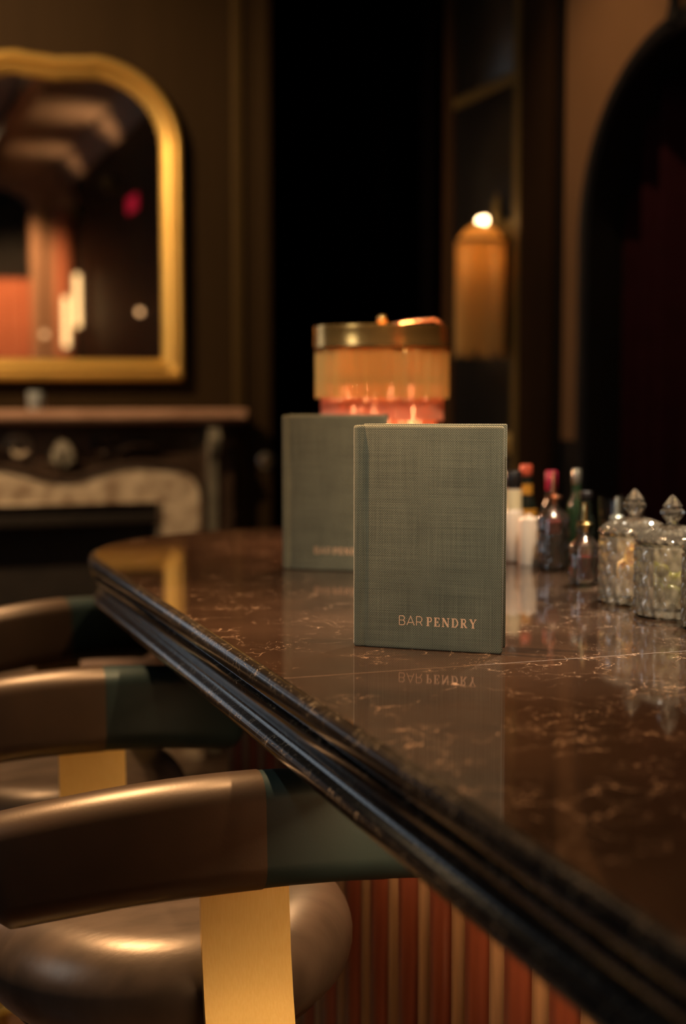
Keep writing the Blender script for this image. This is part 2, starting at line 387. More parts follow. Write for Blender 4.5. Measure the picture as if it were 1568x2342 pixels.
# fireplace wall with a window opening beside the chimney breast
bm = bmesh.new(); wx0, wx1, wz0, wz1 = -1.65, -0.65, 0.95, 2.65
add_box(bm, XL - 0.1, wx0, YF, YF + 0.12, 0, CEIL); add_box(bm, wx1, 1.455, YF, YF + 0.12, 0, CEIL)
add_box(bm, wx0, wx1, YF, YF + 0.12, 0, wz0); add_box(bm, wx0, wx1, YF, YF + 0.12, wz1, CEIL)
struct(done(bm, 'wall_far', 'olive_wall'))
wf = struct(box('window_1', wx0, wx1, YF + 0.03, YF + 0.09, wz0, wz0 + 0.05, 'black_paint'))
xm = (wx0 + wx1) / 2
for a in ((wx0, wx0 + .05, wz0 + .05, wz1), (wx1 - .05, wx1, wz0 + .05, wz1), (wx0 + .05, wx1 - .05, wz1 - .05, wz1), (xm - .02, xm + .02, wz0 + .05, wz1 - .05), (wx0 + .05, wx1 - .05, 1.85, 1.89)):
    box('window_frame', a[0], a[1], YF + 0.03, YF + 0.09, a[2], a[3], 'black_paint', wf)
for xa, xb in ((wx0 + .05, xm - .02), (xm + .02, wx1 - .05)):
    for za, zb in ((wz0 + .05, 1.85), (1.89, wz1 - .05)): box('pane', xa, xb, YF + 0.058, YF + 0.062, za, zb, 'clear_glass', wf)
# back-bar wall with an arched curtained opening
AY, AZ, AR = 2.93, 1.72, 0.475
bm = bmesh.new()
def wall_piece(y0, y1, z0, z1): add_box(bm, XR, XR + 0.14, y0, y1, z0, z1)
wall_piece(2.25, AY - AR, 1.19, CEIL); wall_piece(AY + AR, 4.33, 1.19, CEIL)
NA = 28
for k in range(NA):
    a0, a1 = PI * k / NA, PI * (k + 1) / NA
    p0 = (AY + AR * math.cos(a0), AZ + AR * math.sin(a0)); p1 = (AY + AR * math.cos(a1), AZ + AR * math.sin(a1))
    v = [bm.verts.new((x, p[0], z)) for x in (XR, XR + 0.14) for p, z in ((p0, p0[1]), (p1, p1[1]), (p1, CEIL), (p0, CEIL))]
    for f in ((0, 1, 2, 3), (4, 5, 6, 7), (0, 1, 5, 4), (2, 3, 7, 6)): bm.faces.new([v[i] for i in f])
wall_piece(AY - AR, AY - AR + 0.001, 1.19, AZ)
struct(done(bm, 'wall_right', 'tan_wall'))
bm = bmesh.new()
add_box(bm, XR, XR + 0.14, YB - 0.1, 2.25, 0, CEIL); add_box(bm, XR, XR + 0.14, 2.25, AY - AR, 0, 1.19); add_box(bm, XR, XR + 0.14, AY + AR, 4.33, 0, 1.19)
struct(done(bm, 'wall_wainscot', 'black_paint'))
struct(box('trim_1', XR - 0.03, XR + 0.02, YB, AY - AR - 0.03, 1.165, 1.20, 'black_paint', bev=0.006))
# arch frame
pts = [(AY + AR * math.cos(PI * k / 40), AZ + AR * math.sin(PI * k / 40)) for k in range(41)]
path = [(AY + AR, 0.0)] + [(AY + AR, AZ * t / 4) for t in range(1, 4)] + pts + [(AY - AR, AZ * t / 4) for t in (3, 2, 1)] + [(AY - AR, 0.0)]
bm = bmesh.new(); fr = []
for i, p in enumerate(path):
    a = Vector(path[max(i - 1, 0)]); b = Vector(path[min(i + 1, len(path) - 1)]); t = (b - a).normalized(); n = Vector((t.y, -t.x))
    fr.append((Vector((XR, p[0], p[1])), Vector((0, n.x, n.y)), Vector((-1, 0, 0))))
sweep_section(fr, [(0.006, -0.01), (0.006, 0.022), (-0.004, 0.03), (-0.03, 0.03), (-0.04, 0.02), (-0.04, -0.13)], bm)
struct(done(bm, 'trim_2', 'black_paint', smooth=True, angle=35))
fin = struct(lathe('trim_3', [(0, 0.0), (0.022, 0.0), (0.016, 0.03), (0.012, 0.05), (0.022, 0.07), (0.012, 0.10), (0.010, 0.55), (0.0, 0.56)], 'black_paint', loc=(XR - 0.03, AY + 0.02, AZ + AR - 0.02), n=16))
def curtain(name, y0, y1, x, z0, z1, folds, amp, m, axis='y'):
    bm = bmesh.new(); n = folds * 8; rows = []
    for z in (z0, (z0 + z1) / 2, z1):
        r = []
        for i in range(n + 1):
            t = i / n; d = amp * math.sin(t * folds * 2 * PI) + 0.4 * amp * math.sin(t * folds * 2 * PI * 0.37 + 1)
            yy = y0 + (y1 - y0) * t
            r.append(bm.verts.new((x + d, yy, z) if axis == 'y' else (yy, x + d, z)))
        rows.append(r)
    for a, b in zip(rows, rows[1:]):
        for i in range(n): bm.faces.new((a[i], a[i + 1], b[i + 1], b[i]))
    o = done(bm, name, m, smooth=True); md = o.modifiers.new('thick', 'SOLIDIFY'); md.thickness = 0.006; return o
tag(curtain('curtain', AY - AR + 0.01, AY + AR - 0.01, XR + 0.10, 0.01, AZ + AR, 9, 0.022, 'burgundy_velvet'), 'burgundy velvet curtain hanging inside the arched opening', 'curtain')
tag(curtain('curtain', 1.47, 2.9, 5.45, 0.01, CEIL - 0.01, 12, 0.03, 'black_velvet', 'x'), 'black floor-length curtain closing the dark passage beside the fireplace', 'curtain')
struct(box('wall_passage', 1.3, 3.2, 5.62, 5.72, 0, CEIL, 'black_paint'))
struct(box('wall_passage_side', 2.95, 3.05, 4.3, 5.7, 0, CEIL, 'black_paint'))
struct(box('wall_passage_end', 2.02, 3.05, 4.25, 4.33, 0, CEIL, 'black_paint'))
struct(box('wall_passage_left', 1.43, 1.455, 5.10, 5.62, 0, CEIL, 'black_paint'))
# panelling of the back-bar wall next to the passage
struct(box('trim_10', XR - 0.035, XR, 3.56, 3.745, 0.0, CEIL - 0.2, 'umber_panel', bev=0.004))
struct(box('trim_4', XR - 0.012, XR + 0.002, 3.535, 3.56, 0.0, CEIL - 0.2, 'black_paint'))
gp = empty('glazed_panel', (XR, 4.03, 0), 0, 'tall black glass wall panel with thin brass frame and cross bar', 'wall panel')
def gbox(name, y0, y1, z0, z1, x0, x1, m): 
    o = box(name, x0, x1, y0 - 4.03, y1 - 4.03, z0, z1, m, gp, bev=0.002); return o
gbox('pane', 3.795, 4.262, 1.20, 2.215, -0.008, 0.002, 'black_glass'); gbox('pane', 3.795, 4.262, 2.245, CEIL - 0.2, -0.008, 0.002, 'black_glass')
gbox('frame_strip', 3.745, 3.797, 0.0, CEIL - 0.2, -0.03, 0.002, 'dull_brass'); gbox('frame_strip', 4.26, 4.325, 0.0, CEIL - 0.2, -0.02, 0.002, 'umber_panel')
gbox('cross_bar', 3.795, 4.262, 2.212, 2.248, -0.016, 0.002, 'dull_brass'); gbox('lower_panel', 3.795, 4.262, 0.0, 1.16, -0.012, 0.002, 'black_paint')
gbox('lower_rail', 3.80, 3.95, 1.14, 1.20, -0.03, 0.002, 'brushed_brass')
# cornice and ceiling beam
def cornice(name, x, y0, y1, sgn, m):
    prof = [(0, 0), (0, -0.17), (0.02, -0.17), (0.025, -0.14), (0.05, -0.11), (0.09, -0.06), (0.12, -0.04), (0.12, 0)]
    fr = [(Vector((x, y, CEIL)), Vector((sgn, 0, 0)), Vector((0, 0, 1))) for y in (y0, y1)]
    return struct(done(sweep_section(fr, prof), name, m, smooth=True, angle=40))
cornice('trim_5', XR, YB, 4.33, -1, 'ceiling_paint')
struct(box('trim_6', 1.08, 1.20, YB, YF, CEIL - 0.10, CEIL + 0.001, 'dark_wood', bev=0.01))
# mouldings on the fireplace wall
for i, (x0, x1, d) in enumerate(((1.318, 1.352, 0.022), (1.352, 1.405, 0.010), (1.405, 1.455, 0.03))):
    struct(box('trim_%d' % (7 + i), x0, x1, YF - d, YF + 0.001, 0.0, CEIL, 'olive_trim' if i == 0 else 'olive_wall', bev=0.004))
kb = empty('wall_switch', (1.43, YF - 0.03, 1.075), 0, 'small round pale wall switch beside the dark passage', 'switch')
o = lathe('plate', [(0, 0), (0.03, 0), (0.03, 0.006), (0.026, 0.009), (0, 0.009)], 'silver_cap', kb, n=24); o.rotation_euler.x = PI / 2
o = lathe('knob', [(0.010, 0.006), (0.009, 0.02), (0.0, 0.022)], 'dull_brass', kb, n=16); o.rotation_euler.x = PI / 2

# wall behind the camera (seen in the mirror): arch niche, pilasters
bm = bmesh.new(); ax, az, ar = 1.22, 2.62, 0.40
add_box(bm, XL - 0.1, ax - ar, YB - 0.12, YB, 0, CEIL); add_box(bm, ax + ar, XR + 0.14, YB - 0.12, YB, 0, CEIL)
for k in range(20):
    a0, a1 = PI * k / 20, PI * (k + 1) / 20
    p0 = (ax + ar * math.cos(a0), az + ar * math.sin(a0)); p1 = (ax + ar * math.cos(a1), az + ar * math.sin(a1))
    v = [bm.verts.new((p[0], y, z)) for y in (YB, YB - 0.12) for p, z in ((p0, p0[1]), (p1, p1[1]), (p1, CEIL), (p0, CEIL))]
    for f in ((0, 1, 2, 3), (4, 5, 6, 7), (0, 1, 5, 4), (2, 3, 7, 6)): bm.faces.new([v[i] for i in f])
struct(done(bm, 'wall_back', 'plaster'))
struct(box('wall_niche', 0.7, 1.75, YB - 0.35, YB - 0.25, 0, CEIL, 'black_paint'))
tag(curtain('curtain', ax - ar + 0.01, ax + ar - 0.01, YB - 0.17, 0.01, 2.28, 8, 0.022, 'terracotta', 'x'), 'rust coloured cafe curtain in the arch reflected in the mirror', 'curtain')
for i, (x0, x1) in enumerate(((1.50, 1.62), (1.70, 1.86))):
    p = empty('column', ((x0 + x1) / 2, YB + 0.05, 0), 0, ('narrow' if i == 0 else 'wide') + (' tan' if i == 0 else ' rust red') + ' wall column reflected in the arched mirror', 'column')
    h = (x1 - x0) / 2
    bm = bmesh.new(); sec = [(h * math.cos(PI * k / 10), h * 0.9 * math.sin(PI * k / 10)) for k in range(11)]
    fr = [(Vector((0, -0.05, z)), Vector((1, 0, 0)), Vector((0, 1, 0))) for z in (0.12, 2.85)]
    done(sweep_section(fr, sec), 'shaft', 'terracotta' if i else 'plaster', p, smooth=True, angle=40)
    box('base', -h - .02, h + .02, -0.05, h + 0.0, 0, 0.12, 'terracotta', p, bev=0.008); box('capital', -h - .02, h + .02, -0.05, h + 0.0, 2.85, 2.97, 'plaster', p, bev=0.008)

# ------------------------------------------------------------------ bar counter
XE = 0.344; XB = 1.10; YE = 2.53; ZT = 1.07; RC = 0.40
def counter_outline():
    pts = [(XE, -1.6), (XB, -1.6), (XB, YE)]
    for k in range(0, 25):
        a = PI / 2 + PI / 2 * k / 24; pts.append((XE + RC + RC * math.cos(a), YE - RC + RC * math.sin(a)))
    return pts
counter = empty('bar_counter', (0.7, 0.9, 0), 0, 'long bar counter with dark veined marble top and fluted red wood front', 'bar counter')
def cl(o): o.location = (-0.7, -0.9, 0); return o
out = counter_outline()
EDGE = [(0.030, -0.079), (0.018, -0.079), (0.011, -0.077), (0.0075, -0.072), (0.0075, -0.066), (0.010, -0.062), (0.015, -0.0595), (0.017, -0.056), (0.017, -0.0535),
        (0.0155, -0.049), (0.0115, -0.043), (0.0085, -0.0375), (0.008, -0.0335), (0.008, -0.031), (0.0035, -0.030), (0.0035, -0.0275), (0.008, -0.0255), (0.008, -0.0225), (0.0025, -0.0205),
        (0.0006, -0.017), (0.0, -0.012), (0.0008, -0.006), (0.003, -0.0022), (0.007, -0.0004), (0.0105, 0.0)]
bm = bmesh.new(); sweep_outline(bm, out, EDGE, lambda p, h: Vector((p.x, p.y, ZT + h)), True, False)
cl(done(bm, 'moulded_edge', 'edge_marble', counter, smooth=True, angle=40))
bm = bmesh.new(); sweep_outline(bm, out, [(0.0105, -0.02), (0.0105, 0.0)], lambda p, h: Vector((p.x, p.y, ZT + h)), True, True)
cl(done(bm, 'top_slab', 'dark_marble', counter))
cl(box('slab_seam', XE + 0.011, XB - 0.011, 1.1745, 1.1757, ZT - 0.002, ZT + 0.00012, 'seam_filler', counter))
FX = 0.600
led = cl(box('light_strip', 0.493, 0.517, -1.5, 1.55, ZT - 0.088, ZT - 0.079, 'polished_brass', counter)); box('diffuser', 0.495, 0.515, -1.49, 1.54, ZT - 0.090, ZT - 0.088, 'strip_glow', led)
l = area('strip_light', (0.505, 0.02, ZT - 0.0925), (0.505, 0.02, 0.0), 0.02, 3.0, 9.5, (1.0, 0.60, 0.30)); l.rotation_euler = (0, math.radians(-20), 0)
cl(box('bar_body', FX, XB - 0.06, -1.5, 2.28, 0.10, ZT - 0.078, 'dark_wood', counter)); cl(box('plinth', FX + 0.04, XB - 0.10, -1.5, 2.24, 0.0, 0.10, 'black_paint', counter))
def slat_mesh(name, wd, bulge, z0, z1, m, n=8):
    bm = bmesh.new(); sec = [(-wd / 2, 0.002)] + [(-wd / 2 * math.cos(PI * k / n), -bulge * (math.sin(PI * k / n) ** 0.6)) for k in range(n + 1)] + [(wd / 2, 0.002)]
    fr = [(Vector((0, 0, z)), Vector((0, 1, 0)), Vector((1, 0, 0))) for z in (z0, z1)]
    sweep_section(fr, sec, bm); bmesh.ops.recalc_face_normals(bm, faces=bm.faces)
    me = bpy.data.meshes.new(name); bm.to_mesh(me); bm.free()
    for p in me.polygons: p.use_smooth = True
    me.set_sharp_from_angle(angle=math.radians(40)); me.materials.append(MATS[m]); return me
PITCHS = 0.0912
red_me = slat_mesh('red_slat', 0.055, 0.028, 0.10, ZT - 0.079, 'red_wood'); tan_me = slat_mesh('tan_slat', 0.036, 0.024, 0.10, ZT - 0.079, 'tan_wood')
y = 1.31 + PITCHS * 10
while y > -1.45:
    o = link('slat', red_me, None, counter); o.location = (FX - 0.7, y - 0.046 - 0.9, 0)
    o = link('slat', tan_me, None, counter); o.location = (FX - 0.7, y - 0.9, 0)
    y -= PITCHS

# ------------------------------------------------------------------ menus
HB = 0.2165; WB = 0.149
def stroke_bm(bm, pts, wd, z=0.0002, closed=False):
    pts = [Vector(p) for p in pts]; n = len(pts); L_, R_ = [], []
    for i, p in enumerate(pts):
        if closed: t0 = (p - pts[i - 1]).normalized(); t1 = (pts[(i + 1) % n] - p).normalized()
        else:
            t0 = (p - pts[i - 1]).normalized() if i else (pts[1] - p).normalized(); t1 = (pts[i + 1] - p).normalized() if i < n - 1 else t0
        na = Vector((-t0.y, t0.x)); nb = Vector((-t1.y, t1.x)); k = (na + nb); k = k.normalized() if k.length > 1e-6 else na
        c = max(0.45, k.dot(na)); L_.append(p + k * wd / 2 / c); R_.append(p - k * wd / 2 / c)
    m = n if closed else n - 1
    LV = [bm.verts.new((q.x, -z, q.y)) for q in L_]; RV = [bm.verts.new((q.x, -z, q.y)) for q in R_]
    for i in range(m):
        k = (i + 1) % n; bm.faces.new((LV[i], LV[k], RV[k], RV[i]))
def arc(cx, cy, rx, ry, a0, a1, n=10): return [(cx + rx * math.cos(math.radians(a0 + (a1 - a0) * k / n)), cy + ry * math.sin(math.radians(a0 + (a1 - a0) * k / n))) for k in range(n + 1)]
def letters_thin(ch):      # light sans capitals, height 1
    if ch == 'B': return 0.62, [[(0, 0), (0, 1)], [(0, 1), (0.36, 1)] + arc(0.36, 0.76, 0.22, 0.24, 90, -90) + [(0, 0.52)], [(0.36, 0.52)] + arc(0.38, 0.26, 0.25, 0.26, 90, -90) + [(0, 0)]]
    if ch == 'A': return 0.84, [[(0, 0), (0.42, 1), (0.84, 0)], [(0.14, 0.30), (0.70, 0.30)]]
    if ch == 'R': return 0.62, [[(0, 0), (0, 1)], [(0, 1), (0.34, 1)] + arc(0.36, 0.70, 0.26, 0.30, 90, -90) + [(0, 0.40)], [(0.38, 0.40), (0.64, 0)]]
def letters_slab(ch):      # bold serif capitals: (width, [(polyline, weight)])
    T, t = 0.20, 0.085
    sf = lambda x, y, w_=0.17: ([(x - w_, y), (x + w_, y)], t)
    b, c = 0.0425, 0.9575
    if ch == 'P': return 0.66, [([(0.17, 0), (0.17, 1)], T), sf(0.17, b), ([(0, c), (0.40, c)], t), ([(0.36, c)] + arc(0.38, 0.73, 0.19, 0.2275, 90, -90), 0.12), ([(0.52, 0.88), (0.58, 0.73), (0.52, 0.58)], 0.13), ([(0.17, 0.5), (0.40, 0.5)], t)]
    if ch == 'E': return 0.68, [([(0.17, 0), (0.17, 1)], T), ([(0, b), (0.62, b)], t), ([(0, c), (0.60, c)], t), ([(0.17, 0.5), (0.45, 0.5)], t), ([(0.59, 0.0), (0.61, 0.30)], 0.09), ([(0.56, 1.0), (0.58, 0.72)], 0.09), ([(0.45, 0.36), (0.45, 0.64)], 0.08)]
    if ch == 'N': return 0.88, [([(0.14, 0), (0.14, 1)], 0.09), ([(0.14, 0.98), (0.72, 0.02)], 0.21), ([(0.72, 0), (0.72, 1)], 0.09), sf(0.14, b, 0.14), ([(0, c), (0.24, c)], t), sf(0.72, c, 0.14)]
    if ch == 'D': return 0.80, [([(0.17, 0), (0.17, 1)], T), ([(0, b), (0.40, b)], t), ([(0, c), (0.40, c)], t), (arc(0.36, 0.5, 0.34, 0.4575, 90, -90, 14), 0.12), (arc(0.36, 0.5, 0.33, 0.40, 55, -55, 8), 0.16)]
    if ch == 'R': return 0.78, letters_slab('P')[1] + [([(0.36, 0.5), (0.62, b)], 0.19), ([(0.56, b), (0.78, b)], t)]
    if ch == 'Y': return 0.82, [([(0.42, 0), (0.42, 0.48)], T), ([(0.14, 0.98), (0.42, 0.44)], 0.19), ([(0.70, 0.98), (0.44, 0.44)], 0.09), sf(0.42, b), sf(0.14, c, 0.15), sf(0.70, c, 0.13)]
def make_menu(loc, ang, label):
    e = empty('menu_book', loc, ang, label, 'menu')
    # front board with rounded spine and hinge groove: cross-section in local xy, front face at y = 0
    sec = [(0.004, 0.0), (0.0015, 0.0008), (0.0002, 0.003), (0.0, 0.006), (0.0002, 0.010), (0.0018, 0.0125), (0.006, 0.0135), (0.012, 0.0115), (0.012, 0.0085), (0.014, 0.0046),
           (WB - 0.001, 0.0046), (WB, 0.0036), (WB, 0.001), (WB - 0.001, 0.0), (0.0165, 0.0), (0.0140, 0.0014), (0.0120, 0.0020), (0.0100, 0.0014), (0.0075, 0.0)]
    bm = bmesh.new(); n = len(sec)
    cen = Vector((WB / 2, 0.004))
    rings = []
    for z, s in ((0.0, 0.0030), (0.0003, 0.0017), (0.0009, 0.0009), (0.0018, 0.0003), (0.0030, 0.0), (HB - 0.0030, 0.0), (HB - 0.0018, 0.0003), (HB - 0.0009, 0.0009), (HB - 0.0003, 0.0017), (HB, 0.0030)):
        r = []
        for x, yv in sec:
            xx = x + (s if x < WB / 2 else -s) if (x < 0.003 or x > WB - 0.003) else x
            yy = yv + (0.45 * s if yv < 0.003 else -0.45 * s)
            r.append(bm.verts.new((xx, yy, z)))
        rings.append(r)
    for a, b in zip(rings, rings[1:]):
        for i in range(n): k = (i + 1) % n; bm.faces.new((a[i], a[k], b[k], b[i]))
    bm.faces.new(rings[0]); bm.faces.new(rings[-1])
    done(bm, 'front_cover', 'linen', e, smooth=True, angle=32)
    bm = bmesh.new(); add_box(bm, 0.0, 0.139, 0.0, 0.0046, 0, HB + 0.0012, 0.0012)
    o = done(bm, 'back_cover', 'linen', e, angle=35); o.location = (0.008, 0.0105, 0); o.rotation_euler.z = math.radians(12)
    o = box('page', 0.0, 0.128, 0, 0.0012, 0.004, HB - 0.0045, 'page', e); o.location = (0.011, 0.0096, 0); o.rotation_euler.z = math.radians(6)
    # foil title, right-hand lower corner
    bm = bmesh.new(); x = 0.0478; h = 0.0088; z0 = 0.0235
    for ch in 'BAR':
        wd, strokes = letters_thin(ch)
        for s in strokes: stroke_bm(bm, [(x + p[0] * h, z0 + 0.0001 + p[1] * h) for p in s], 0.00078)
        x += (wd + 0.25) * h
    x += 0.0022
    for ch in 'PENDRY':
        wd, strokes = letters_slab(ch)
        for k, (s, t) in enumerate(strokes): stroke_bm(bm, [(x + p[0] * h, z0 + p[1] * h) for p in s], t * h, 0.0002 + 0.00001 * k)
        x += (wd + 0.20) * h
    t = done(bm, 'title_lettering', 'copper_foil', e); t['label'] = 'copper foil lettering BAR PENDRY'
    return e
ANG = math.atan2(1.216 - 1.307, 0.583 - 0.465)
make_menu((0.465, 1.307, ZT), ANG, 'sharp grey green linen menu standing in front on the marble bar')
make_menu((0.577, 1.918, ZT), math.radians(-33), 'grey green linen menu standing farther back, half hidden behind the front menu')

# ------------------------------------------------------------------ bar stools
def make_stool():
    e = empty('bar_stool', (0, 0, 0), 0, 'x', 'bar stool', 'bar stools along the counter')
    # crescent backrest: gentle wrap towards the sitter, ends drooping and tapering
    BZ = 0.916; HW = 0.235
    def frame(x):
        yv = 0.9 * x * x; z = BZ - 0.60 * x * x; sl = 1.8 * x
        t = Vector((1, sl, -1.24 * x)).normalized(); s = Vector((t.y, -t.x, 0)).normalized(); u = t.cross(s) * 1.0
        if u.z < 0: u = -u
        tilt = 0.10
        return (Vector((x, yv, z)), (s * math.cos(tilt) + u * math.sin(tilt)), (u * math.cos(tilt) - s * math.sin(tilt)))
    base = rounded_rect(0.052, 0.110, 0.0255, 8)
    def panel(name, xa, xb, m, endA, endB, grow):
        N_ = 26; path, scs = [], []
        for i in range(N_ + 1):
            x = xa + (xb - xa) * i / N_; path.append(frame(x))
            k = grow * (1 - 0.05 * (abs(x) / HW) ** 2)
            d = 1e9
            if endA: d = min(d, x - xa)
            if endB: d = min(d, xb - x)
            R_ = 0.022
            k *= math.sqrt(max(0.02, 1 - (1 - min(d, R_) / R_) ** 2)) if d < R_ else 1
            k2 = 0.55 + 0.45 * (k / grow) if d < R_ else 1
            scs.append((k, k2))
        # denser rings at rounded ends
        bm = sweep_section(path, lambda i: [(a * scs[i][0], b * (scs[i][0] if scs[i][0] > 0.7 else scs[i][0] * 0.6 + 0.28)) for a, b in base])
        return done(bm, name, m, e, smooth=True, angle=50)
    panel('back_panel', -HW, 0.014, 'bronze_leather', True, False, 1.0)['label'] = 'bronze brown leather half of the backrest'
    panel('back_panel', 0.014, 0.212, 'green_leather', False, True, 0.985)['label'] = 'dark green leather half of the backrest'
    pip = [frame(-0.17 + 0.335 * i / 24) for i in range(25)]
    tube('back_piping', [tuple(f[0] - f[2] * 0.0515) for f in pip], [0.0008] + [0.0028] * 23 + [0.0008], 'bronze_leather', e, 8)
    # brass strap: leaves the backrest, bellies outwards, then folds under the seat
    c = [(0.002, 0.905), (0.000, 0.875), (-0.002, 0.84), (-0.006, 0.80), (-0.013, 0.76), (-0.023, 0.72), (-0.033, 0.685), (-0.035, 0.66), (-0.024, 0.640), (0.0, 0.630), (0.05, 0.628), (0.18, 0.628)]
    path = []
    for i, (yv, z) in enumerate(c):
        a = Vector(c[max(i - 1, 0)]); b = Vector(c[min(i + 1, len(c) - 1)]); t = (b - a).normalized()
        path.append((Vector((0, yv, z)), Vector((1, 0, 0)), Vector((0, -t.y, t.x))))
    wd = 0.0422
    done(sweep_section(path, [(-wd, -0.003), (wd, -0.003), (wd, 0.003), (-wd, 0.003)]), 'brass_strap', 'brushed_brass', e, smooth=True, angle=35)
    # thick round cushion
    prof = [(0, 0.697), (0.155, 0.697)] + [(0.142 + 0.052 * math.cos(a), 0.754 + 0.056 * math.sin(a)) for a in [(-PI / 2 + 0.25) + (PI - 0.35) * k / 14 for k in range(15)]] + [(0.10, 0.8135), (0.05, 0.8165), (0, 0.817)]
    lathe('seat', prof, 'seat_leather', e, (-0.030, 0.195, 0), 64)
    lathe('seat_piping', [(0.160 + 0.004 * math.cos(a), 0.700 + 0.004 * math.sin(a)) for a in [2 * PI * k / 8 for k in range(8)]], 'bronze_leather', e, (-0.030, 0.195, 0), 64, closed=True)
    lathe('seat_plate', [(0, 0.632), (0.13, 0.632), (0.13, 0.695), (0, 0.695)], 'black_paint', e, (-0.030, 0.195, 0), 40)
    lathe('pedestal', [(0, 0.02), (0.035, 0.02), (0.026, 0.06), (0.024, 0.60), (0.04, 0.632), (0, 0.632)], 'brushed_brass', e, (-0.030, 0.195, 0), 24)
    lathe('base', [(0, 0), (0.19, 0), (0.19, 0.008), (0.17, 0.016), (0.05, 0.026), (0, 0.026)], 'brushed_brass', e, (-0.030, 0.195, 0), 48)
    lathe('footrest', [(0.15 + 0.009 * math.cos(a), 0.26 + 0.009 * math.sin(a)) for a in [2 * PI * k / 8 for k in range(8)]], 'brushed_brass', e, (-0.030, 0.195, 0), 40, closed=True)
    bm = bmesh.new()
    for k in range(3):
        a = k * 2 * PI / 3; tube_bm([(0.02 * math.cos(a), 0.02 * math.sin(a), 0.26), (0.15 * math.cos(a), 0.15 * math.sin(a), 0.26)], 0.006, 8, bm)
    done(bm, 'footrest_spokes', 'brushed_brass', e, (-0.030, 0.195, 0), smooth=True)
    return e
stool = make_stool()
for i, (x, yv, rz, lb) in enumerate(((0.337, 1.245, 0, 'nearest leather bar stool, its wide brass strap at the bottom of the picture'),
                                     (0.287, 1.80, 0, 'middle leather bar stool between the nearest and the farthest stool'),
                                     (0.330, 2.42, 22, 'farthest leather bar stool below the rounded counter corner'))):
    o = stool if i == 0 else copy_tree(stool)
    o.location = (x, yv, 0); o.rotation_euler.z = math.radians(rz); o['label'] = lb

# ------------------------------------------------------------------ fringed table lamp
LX, LY = 0.815, 2.15
lamp = empty('table_lamp', (LX, LY, ZT), 0, 'glowing table lamp with tiered gold fringe shade behind the menus', 'lamp')
def fringe(name, r, z0, z1, n, sw, m, parent, rag=0.0015):
    bm = bmesh.new()
    for i in range(n):
        a = 2 * PI * i / n + random.uniform(-0.2, 0.2) * 2 * PI / n; rr = r + random.uniform(-0.0016, 0.0016)
        zb = z0 + random.uniform(-rag, rag); da = sw / rr / 2
        tilt = random.uniform(-0.004, 0.004)
        P = [(rr - sw * .4, a - da, 0), (rr + sw * .45, a, 0), (rr - sw * .4, a + da, 0)]
        top = [bm.verts.new((q * math.cos(b), q * math.sin(b), z1)) for q, b, _ in P]
        bot = [bm.verts.new((q * math.cos(b + tilt), q * math.sin(b + tilt), zb)) for q, b, _ in P]
        for k in range(3): j = (k + 1) % 3; bm.faces.new((top[k], top[j], bot[j], bot[k]))
    o = done(bm, name, m, parent); o['kind'] = 'stuff'; return o
R1 = 0.106
ring = lathe('rim_band', [(R1 + 0.0005, 0.319), (R1 + 0.003, 0.319), (R1 + 0.0035, 0.321), (R1 + 0.0030, 0.324), (R1 + 0.0030, 0.347), (R1 + 0.0038, 0.350), (R1 + 0.003, 0.353), (R1 - 0.0005, 0.353), (R1 - 0.0005, 0.319)], 'rim_brass', lamp, None, 72)
lathe('shade_liner', [(R1 - 0.006, 0.262), (R1 - 0.005, 0.262), (R1 - 0.005, 0.345), (R1 - 0.006, 0.345)], 'liner', lamp, None, 64, closed=True)
fringe('outer_fringe', R1 - 0.0008, 0.240, 0.321, 300, 0.0021, 'fringe', lamp)
lathe('middle_ring', [(0.0965, 0.262), (0.0985, 0.262), (0.0985, 0.270), (0.0965, 0.270)], 'polished_brass', lamp, None, 64, closed=True)
fringe('middle_fringe', 0.0965, 0.205, 0.266, 280, 0.0021, 'inner_fringe', lamp)
lathe('lower_ring', [(0.085, 0.228), (0.087, 0.228), (0.087, 0.235), (0.085, 0.235)], 'polished_brass', lamp, None, 64, closed=True)
fringe('lower_fringe', 0.085, 0.165, 0.231, 260, 0.0021, 'inner_fringe', lamp)
bm = bmesh.new()
for k in range(3):
    a = 0.5 + k * 2 * PI / 3; tube_bm([(0, 0, 0.350), (R1 * math.cos(a), R1 * math.sin(a), 0.350)], 0.0022, 8, bm)
    tube_bm([(0.09 * math.cos(a), 0.09 * math.sin(a), 0.23), (R1 * math.cos(a), R1 * math.sin(a), 0.32)], 0.0018, 6, bm)
done(bm, 'spider', 'polished_brass', lamp, smooth=True)
lathe('finial', [(0, 0.35), (0.004, 0.35), (0.004, 0.357), (0.0075, 0.361), (0.0085, 0.366), (0.006, 0.371), (0, 0.373)], 'polished_brass', lamp, None, 20)
tube('pull_wire', [(-0.005, -0.03, 0.353), (0.02, -0.06, 0.360), (0.055, -0.085, 0.362), (0.068, -0.0865, 0.356), (0.072, -0.086, 0.345), (0.075, -0.0845, 0.325)], 0.0022, 'copper', lamp, 8)
lathe('base', [(0, 0), (0.070, 0), (0.072, 0.004), (0.068, 0.010), (0.03, 0.018), (0.014, 0.026), (0.010, 0.04), (0, 0.04)], 'polished_brass', lamp, None, 48)
lathe('stem', [(0.008, 0.03), (0.008, 0.25), (0.012, 0.255), (0.012, 0.275), (0, 0.275)], 'polished_brass', lamp, None, 20)
lathe('bulb', [(0, 0.275), (0.010, 0.276), (0.016, 0.288), (0.018, 0.30), (0.014, 0.312), (0, 0.318)], 'bulb_glow', lamp, None, 20)
for z, wv in ((0.297, 1.3), (0.20, 11.0)):
    l = point('lamp_light', (LX, LY, ZT + z), wv, (1.0, 0.52, 0.26), 0.022 if z > .25 else 0.03)

